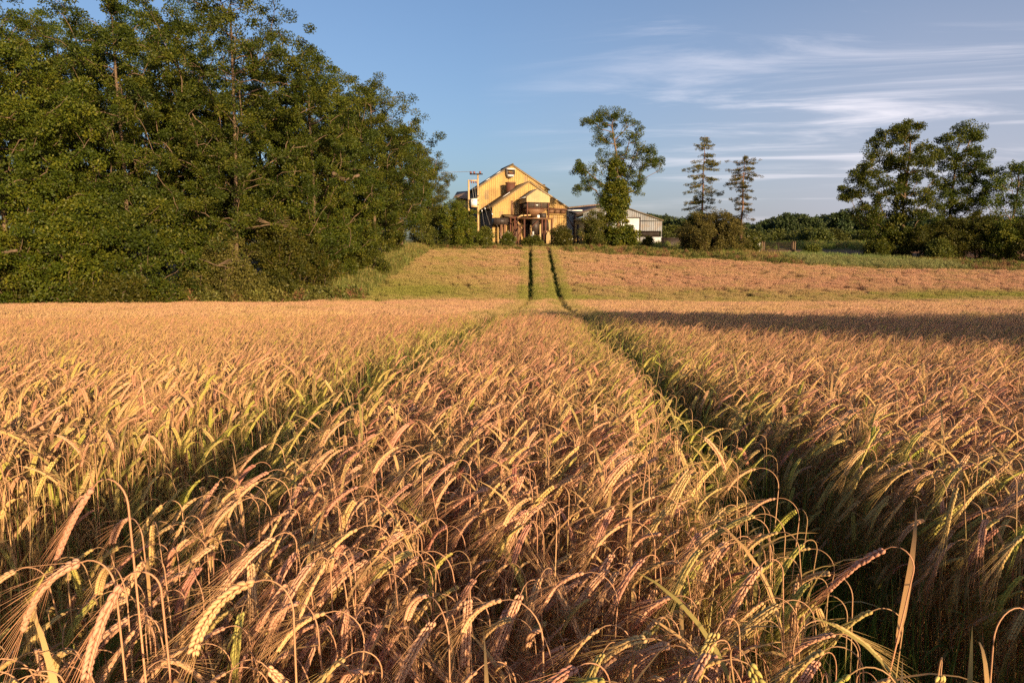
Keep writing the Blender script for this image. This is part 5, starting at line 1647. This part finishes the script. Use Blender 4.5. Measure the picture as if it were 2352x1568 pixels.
# lighter block wall below the front
q0, q1 = uz(985, 640, VF), uz(1210, 780, VF)
m = MB(fr); m.box((q0[0], VF - .30, ZB - .3), (q1[0], VF - .14, q0[1] + .1)); m.build('block_wall', MAT['hood'], barn)

# annex with a braced grey door, right of the barn
VA = VF + .9
an = thing('annex_shed', 'low annex with a grey braced door and a red post at the right barn corner', 'shed', tuple(fr([(fb[0], VA, ZB)])[0]))
n0, n1 = uz(1331, 528, VA), uz(1412, 575, VA)
m = MB(fr); wave_wall(m, n0[0], n1[0], lin((n0[0], n0[1]), (n1[0], uz(1412, 560, VA)[1])), ZB, VA, .26, .03); side_wall(m, n1[0], VA + .02, VA + 4, ZB, n1[1], sgn=1); m.build('wall', MAT['grey'], an)
m = MB(fr); roof_slab(m, n0, (n1[0] + .2, uz(1412, 560, VA)[1]), VA - .2, VA + 4.0); m.build('roof', MAT['roof'], an)
d0, d1 = uz(1330, 576, VA), uz(1396, 700, VA)
m = MB(fr); m.box((d0[0], VA - .18, ZB), (d1[0], VA - .10, d0[1])); dd = m.build('door', MAT['grey'], an)
m = MB(fr); m.bar((d0[0] + .1, VA - .22, d0[1] - .1), (d1[0] - .1, VA - .22, d1[1] + .3), .05); m.build('door_brace', MAT['rust'], dd)
m = MB(fr); m.box((d1[0] - .02, VA - .34, ZB), (d1[0] + .16, VA - .16, d0[1] + .1)); m.build('post', MAT['rust'], an)
# small pyramid roofed hut
VU = VF + .4
hut = thing('feed_hut', 'small cream hut with a shallow pyramid roof in front of the tiled shed', 'hut', tuple(fr([(n1[0] + .5, VU, ZB)])[0]))
k0, k1 = uz(1408, 618, VU), uz(1500, 618, VU)
m = MB(fr); m.box((k0[0] + .1, VU, ZB - .2), (k1[0], VU + 2.6, k0[1])); m.build('wall', MAT['cream'], hut)
kp = uz(1452, 588, VU)
m = MB(fr); m.add([(k0[0] - .1, VU - .2, k0[1] + .005), (k1[0] + .2, VU - .2, k0[1] + .005), (k1[0] + .2, VU + 2.8, k0[1] + .005), (k0[0] - .1, VU + 2.8, k0[1] + .005), ((k0[0] + k1[0]) / 2, VU + 1.3, kp[1] + .15)], [np.array([(0, 1, 4), (1, 2, 4), (2, 3, 4), (3, 0, 4)]), np.array([(3, 2, 1, 0)])]); m.build('roof', MAT['hood'], hut)
kd = uz(1436, 650, VU)
m = MB(fr); m.box((kd[0] - .12, VU - .05, ZB - .2), (kd[0] + .2, VU - .01, kd[1])); m.build('doorway', MAT['dark'], hut)

# long tiled shed running away behind
YS = 101.0
ts = thing('tiled_shed', 'long brown tiled shed with a cream gable end, partly hidden by the ivy clad ash', 'shed', tuple(P(1380, 600, YS) * (1, 1, 0) + (0, 0, ZB)))
w3 = lambda zx, zy, Y: tuple(P(*Z(zx, zy), Y))
m = MB()
m.hexa([w3(1325, 512, 108), w3(1650, 478, 108), w3(1700, 560, 100), w3(1325, 590, 100)], [tuple(np.array(w3(1325, 512, 108)) + (0, 0, .15)), tuple(np.array(w3(1650, 478, 108)) + (0, 0, .15)), tuple(np.array(w3(1700, 560, 100)) + (0, 0, .15)), tuple(np.array(w3(1325, 590, 100)) + (0, 0, .15))])
rf = m.build('roof', MAT['tiles'], ts)
m = MB()
ra_, rb_ = np.array(w3(1325, 506, 108)), np.array(w3(1650, 472, 108))
for i in range(22):
    q0, q1 = ra_ + (rb_ - ra_) * (i / 22), ra_ + (rb_ - ra_) * ((i + .93) / 22)
    m.tube(np.array([q0 + (0, 0, .04), q1 + (0, 0, .10)]), .17, 7)
m.build('ridge_tile', MAT['tiles'], rf)
m = MB(); m.box(tuple(np.array(w3(1340, 527, 99.6)) + (0, -.1, 0)), tuple(np.array(w3(1480, 517, 99.6)) + (0, .1, 0))); m.build('gutter', MAT['white2'], ts)
m = MB()
ga, gb, gc = np.array(w3(1560, 575, 98)), np.array(w3(1690, 508, 98)), np.array(w3(1820, 575, 98))
zb3 = np.array((0, 0, 1.0)) * ZB
m.add([ga, gb, gc, (gc[0], gc[1], ZB), (ga[0], ga[1], ZB)], [np.array([(0, 1, 2)]), np.array([(4, 3, 2, 0)])][::-1])
m.build('gable_wall', MAT['cream'], ts)
m = MB(); m.hexa([ga + (-.3, -.15, -.16), gb + (0, -.15, 0), gb + (0, 8, 0), ga + (-.3, 8, -.16)], [ga + (-.3, -.15, -.04), gb + (0, -.15, .12), gb + (0, 8, .12), ga + (-.3, 8, -.04)])
m.hexa([gb + (0, -.15, .002), gc + (.3, -.15, -.16), gc + (.3, 8, -.16), gb + (0, 8, .002)], [gb + (0, -.15, .122), gc + (.3, -.15, -.04), gc + (.3, 8, -.04), gb + (0, 8, .122)])
m.build('roof', MAT['roof'], ts)
m = MB(); m.box((w3(1325, 600, 100.2)[0], 100.2, ZB), (w3(1560, 600, 100.2)[0], 100.4, w3(1400, 592, 100.2)[2])); m.build('wall', MAT['cream'], ts)

# grey steel framed shed on the right
YG = 97.0
gs = thing('grey_shed', 'grey sheeted farm shed with a tall white sliding door and white base wall', 'shed', tuple(P(1460, 600, YG) * (1, 1, 0) + (0, 0, ZB)))
g = lambda zx, zy, dy=0: np.array(w3(zx, zy, YG + dy))
ap, er = g(1760, 452), g(2230, 615)
el = ap + (-(er[0] - ap[0]), 0, er[2] - ap[2])
lnr = lambda x: er[2] + (ap[2] - er[2]) * (er[0] - x) / (er[0] - ap[0])
dx0, dx1, dz = g(1880, 590)[0], g(2017, 590)[0], g(1950, 597)[2]
gf = lambda V: np.asarray(V, float)
class Fr2:
    pass
def plainwave(mb, x0, x1, top, zb, y):
    n = max(4, int((x1 - x0) / .3 * 6)); u = np.linspace(x0, x1, n + 1); yy = y - .03 * (1 + np.sin(u * 2 * pi / .3))
    zt = np.array([top(q) for q in u])
    i = np.arange(n)
    mb.add(np.concatenate([np.stack([u, yy, np.full(n + 1, zb)], -1), np.stack([u, yy, zt], -1)]), [np.stack([i, i + 1, i + n + 2, i + n + 1], -1)])
zu = g(2100, 618)[2]
zl = g(2100, 715)[2]
m = MB(); plainwave(m, ap[0] - 4, er[0] - .05, lambda q: lnr(q) - .03 if q > ap[0] else ap[2] - (ap[0] - q) * .35, zu, YG); m.build('gable_wall', MAT['grey'], gs)
m = MB(); plainwave(m, dx1 + .15, er[0] - .1, lambda q: zu - .12, zl, YG - .12); m.build('side_panel', MAT['grey'], gs)
m = MB(); m.box((dx1 + .15, YG + .3, g(2100, 772)[2]), (er[0] - .2, YG + .36, zl)); m.build('dark_boarding', MAT['dark'], gs)
m = MB()
for i in range(16):
    q = dx1 + .3 + i * (er[0] - dx1 - .7) / 15
    m.box((q - .05, YG + .22, g(2100, 770)[2]), (q + .05, YG + .285, zl - .02))
m.build('slats', MAT['dark'], gs)
m = MB(); m.box((dx1 + .2, YG - .05, ZB - .3), (er[0] + .05, YG + .2, g(2100, 772)[2])); m.build('base_wall', MAT['white'], gs)
m = MB(); m.box((ap[0] - 2, YG - .25, ZB - .3), (dx1 - .05, YG - .12, dz)); m.build('sliding_door', MAT['white'], gs)
m = MB(); m.box((dx1 - .04, YG - .27, ZB - .3), (dx1 + .14, YG - .1, dz + .15)); m.box((ap[0] - 2, YG - .30, dz + .01), (dx1 - .05, YG - .1, dz + .15)); m.build('door_frame', MAT['dark'], gs)
m = MB(); m.box((er[0] - .12, YG - .02, g(2100, 772)[2] + .01), (er[0] + .02, YG + .2, er[2] - .1)); m.build('corner_post', MAT['grey'], gs)
m = MB(); m.hexa([ap + (0, -.3, 0), er + (.2, -.3, -.1), er + (.2, 14, -.1), ap + (0, 14, 0)], [ap + (0, -.3, .12), er + (.2, -.3, .02), er + (.2, 14, .02), ap + (0, 14, .12)])
m.hexa([el + (-.2, -.3, -.1), ap + (0, -.3, .002), ap + (0, 14, .002), el + (-.2, 14, -.1)], [el + (-.2, -.3, .02), ap + (0, -.3, .122), ap + (0, 14, .122), el + (-.2, 14, .02)]); m.build('roof', MAT['roof'], gs)
m = MB(); side_wall(m, er[0] - .02, YG + .3, YG + 13.5, zl, er[2] - .15, .3, .02, 1); m.build('side_wall', MAT['grey'], gs)
# old roof behind the barn on the left
bs = thing('rear_shed', 'dark roofed shed showing behind the barn left of the electricity poles', 'shed', tuple(P(1058, 600, 106) * (1, 1, 0) + (0, 0, ZB)))
b0, b1, b2, b3 = [np.array(w3(*q)) for q in ((270, 405, 104), (430, 420, 104), (430, 345, 109), (300, 356, 109))]
m = MB(); m.hexa([b0, b1, b2, b3], [q + (0, 0, .15) for q in (b0, b1, b2, b3)]); m.build('roof', MAT['tiles'], bs)
m = MB(); m.box((b0[0] + .3, 104.4, ZB), (b1[0] + .5, 104.6, b0[2] + .05)); m.box((b0[0] + .3, 104.62, ZB), (b0[0] + .5, 108.8, b0[2] + .1)); m.build('wall', MAT['cream'], bs)

# ------------------------------------------------------------------ electricity poles, transformer, wires
def pole(label, px, top_py, Y, r0=.15, r1=.11, arm=None):
    t_ = P(px, top_py, Y)
    zg = float(ground(t_[0], t_[1])) - .5
    o = thing('utility_pole', label, 'pole', (t_[0], t_[1], zg))
    m = MB(); m.tube(np.array([(t_[0], t_[1], zg), (t_[0], t_[1], t_[2])]), [r0, r1], 10); m.build('shaft', MAT['pole'], o, True)
    return o, t_
pa, ta = pole('taller wooden pole with the insulator crossarm on top, right of the pair', 1097.6, 398, 88)
pb, tb = pole('shorter wooden pole, left of the pair beside the barn', 1076.4, 413.5, 88)
za = P(1097, 400.5, 88)[2]
x0, x1 = P(1079, 400, 88)[0], P(1109, 400, 88)[0]
m = MB(); m.box((x0, 87.75, za - .07), (x1, 87.87, za + .07)); m.build('crossarm', MAT['fence'], pa)
for q in (1081.5, 1089.5, 1103):
    xq = P(q, 400, 88)[0]
    m = MB(); m.tube(np.array([(xq, 87.8, za + .08), (xq, 87.8, za + .16), (xq, 87.8, za + .24), (xq, 87.8, za + .32)]), [.07, .17, .10, .15], 9); m.build('insulator', MAT['ceramic'], pa, True)
zb_ = P(1080, 415, 88)[2]
m = MB(); m.box((tb[0] + .10, 87.9, zb_ - .07), (ta[0] - .14, 88.0, zb_ + .07)); cb_ = m.build('crossbeam', MAT['pole'], pb)
for f in (.3, .55, .8):
    xq = tb[0] + (ta[0] - tb[0]) * f
    m = MB(); m.tube(np.array([(xq, 87.95, zb_ - .08), (xq, 87.95, zb_ - .2), (xq, 87.95, zb_ - .32)]), [.05, .12, .06], 8); m.build('insulator', MAT['ceramic'], pb, True)
for f in (.25, .5, .75):
    q = P(1099, 440 + f * 40, 87.7)
    m = MB(); m.box((ta[0] - .15, 87.72, q[2] - .06), (ta[0] + .10, 87.83, q[2] + .06)); m.build('bracket', MAT['dark'], pa)
tr0, tr1 = P(1082, 456.5, 87.6), P(1096.5, 472.5, 87.6)
tf = thing('transformer', 'white box transformer hung between the two wooden poles', 'transformer', (float((tr0[0] + tr1[0]) / 2), 87.6, float(tr1[2])))
m = MB(); m.box((tr0[0], 87.3, tr1[2]), (tr1[0] - .02, 88.1, tr0[2] - .1)); bd = m.build('tank_body', MAT['white2'], tf)
m = MB(); m.box((tr0[0] - .05, 87.25, tr0[2] - .095), (tr1[0] + .03, 88.15, tr0[2])); m.build('lid', MAT['metal'], tf)
for q in (.3, .62):
    xq = tr0[0] + (tr1[0] - tr0[0]) * q
    m = MB(); m.box((xq - .07, 87.27, tr0[2] - .35), (xq + .09, 87.296, tr0[2] - .28)); m.build('vent', MAT['dark'], bd)
m = MB(); m.box((tr0[0] + .02, 87.35, tr1[2] - .2), (tr1[0] + .1, 88.2, tr1[2] - .01)); m.build('support_beam', MAT['pole'], tf)
def wire(name, label, a, b, sag=.3, r=.018, n=14):
    s = np.linspace(0, 1, n)[:, None]
    p = np.array(a) * (1 - s) + np.array(b) * s - np.array((0, 0, 1.0)) * sag * 4 * s * (1 - s)
    V, Q, T = tube(p, r, 4, False)
    return tag(obj(name, mesh(name, V, [Q], MAT['wire'])), label, 'wire')
for q, lb in ((1081.5, 'upper power line running left from the pole crossarm behind the wood'), (1089.5, 'lower power line running left from the pole crossarm behind the wood')):
    xq = P(q, 400, 88)[0]
    wire('power_line', lb, (xq, 87.8, za + .32), (xq - 60, 96, za + 1.2), .5, .021, 24)
for i, (q, f, lb) in enumerate(((1081.5, .3, 'left jumper wire looping from the crossarm to the crossbeam'), (1089.5, .55, 'middle jumper wire looping from the crossarm to the crossbeam'), (1103, .8, 'right jumper wire looping from the crossarm to the crossbeam'))):
    xq = P(q, 400, 88)[0]
    wire('jumper_wire', lb, (xq, 87.8, za + .2), (tb[0] + (ta[0] - tb[0]) * f, 87.9, zb_ + .08), .25, .016)
for f, lb in ((.35, 'left cable dropping from the crossbeam to the transformer'), (.6, 'right cable dropping from the crossbeam to the transformer')):
    xq = tb[0] + (ta[0] - tb[0]) * f
    wire('drop_cable', lb, (xq, 87.9, zb_ - .3), (xq + .25, 87.6, tr0[2]), .1, .025)
for i, (a, b, lb) in enumerate((((500, 300), (562, 690), 'left stay wire slanting from the taller pole to the ground'), ((500, 290), (612, 660), 'middle stay wire with a white guard slanting from the taller pole'),
                                ((512, 262), (722, 770), 'longest stay wire slanting from the taller pole across the barn corner'))):
    pa_ = P(*Z(*a), 87.8)
    pb_ = P(*Z(*b), 85.6 + .3 * i)
    st = thing('stay_wire', lb, 'wire', tuple(pb_))
    m = MB(); m.bar(pa_, pb_, .013); m.build('strand', MAT['wire'], st)
    c = np.array(pa_) * .42 + np.array(pb_) * .58
    dv = (np.array(pb_) - pa_) / np.linalg.norm(np.array(pb_) - pa_)
    m = MB(); m.tube(np.array([c - dv * .12, c - dv * .05, c + dv * .05, c + dv * .12]), [.02, .06, .06, .02], 8); m.build('stay_insulator', MAT['white2'], st, True)

# ------------------------------------------------------------------ gate, trough, valley wall
YF = 80.0
f_ = lambda px, py: P(px, py, YF)
gt = thing('field_gate', 'dark five bar field gate closing the gap beyond the pale weeds', 'gate', tuple(f_(1788, 580)))
xa, xb = f_(1756, 560)[0], f_(1819, 560)[0]
zt_, zl_ = f_(1788, 558.5)[2], f_(1788, 573.5)[2]
for i in range(5):
    z = zl_ + (zt_ - zl_) * (i / 4) ** .85
    m = MB(); m.box((xa, YF - .03, z - .035), (xb, YF + .03, z + .035)); m.build('bar', MAT['fence'], gt)
for q in (xa + .06, (xa + xb) / 2, xb - .06):
    m = MB(); m.box((q - .07, YF - .075, zl_ - .1), (q + .07, YF - .035, zt_ + .1)); m.build('upright', MAT['fence'], gt)
m = MB(); m.bar((xa + .1, YF + .06, zl_), ((xa + xb) / 2, YF + .06, zt_), .045); m.bar(((xa + xb) / 2, YF + .06, zt_), (xb - .1, YF + .06, zl_), .045); m.build('brace', MAT['fence'], gt)
def post(px0, px1, top, label):
    a, b = f_(px0, top), f_(px1, top)
    zg = float(ground(a[0], YF)) - .3
    o = thing('gate_post', label, 'post', (float(a[0]), YF, zg))
    m = MB(); m.box((a[0], YF - .15, zg), (b[0], YF + .12, a[2])); m.build('shaft', MAT['bark'], o)
    m = MB(); m.box((a[0] - .03, YF - .18, a[2] + .002), (b[0] + .03, YF + .15, a[2] + .08)); m.build('cap', MAT['fence'], o)
post(1748.5, 1751.5, 555, 'left outer post of the fence beside the gate')
post(1753, 1755.5, 556, 'hinge post on the left of the field gate')
post(1820, 1822.5, 555, 'inner latch post on the right of the field gate')
post(1824.5, 1827, 555, 'outer latch post on the right of the field gate')
m = MB(); q0, q1 = f_(1738, 560), f_(1744.5, 575)
m.box((q0[0], YF - .2, q1[2] - .4), (q1[0], YF + .25, q0[2])); m.box((q0[0] - .04, YF - .24, q0[2] + .002), (q1[0] + .04, YF + .29, q0[2] + .07))
tag(m.build('marker_box', MAT['white2']), 'white meter box on a pedestal just left of the gate', 'box')
m = MB(); q0, q1 = f_(1724, 562), f_(1749, 557.5)
for dz in (0, -.28, -.56):
    m.bar((q1[0], YF, q1[2] + dz - .05), (q0[0] + 1.0, YF, q0[2] + dz - .25), .05)
tag(m.build('fence_rail', MAT['fence']), 'short dark rails joining the gate post to the white box', 'fence')
# low dark wall between the shed and the broad bush
m = MB(); q0, q1 = P(1520, 548, 92), P(1570, 556, 92)
m.box((q0[0], 92, ZB - .4), (q1[0], 92.4, q0[2])); m.box((q0[0] - .05, 91.95, q0[2] + .003), (q1[0], 92.45, q0[2] + .12))
tag(m.build('yard_wall', MAT['dark']), 'low dark wall between the grey shed and the broad hawthorn bush', 'wall')
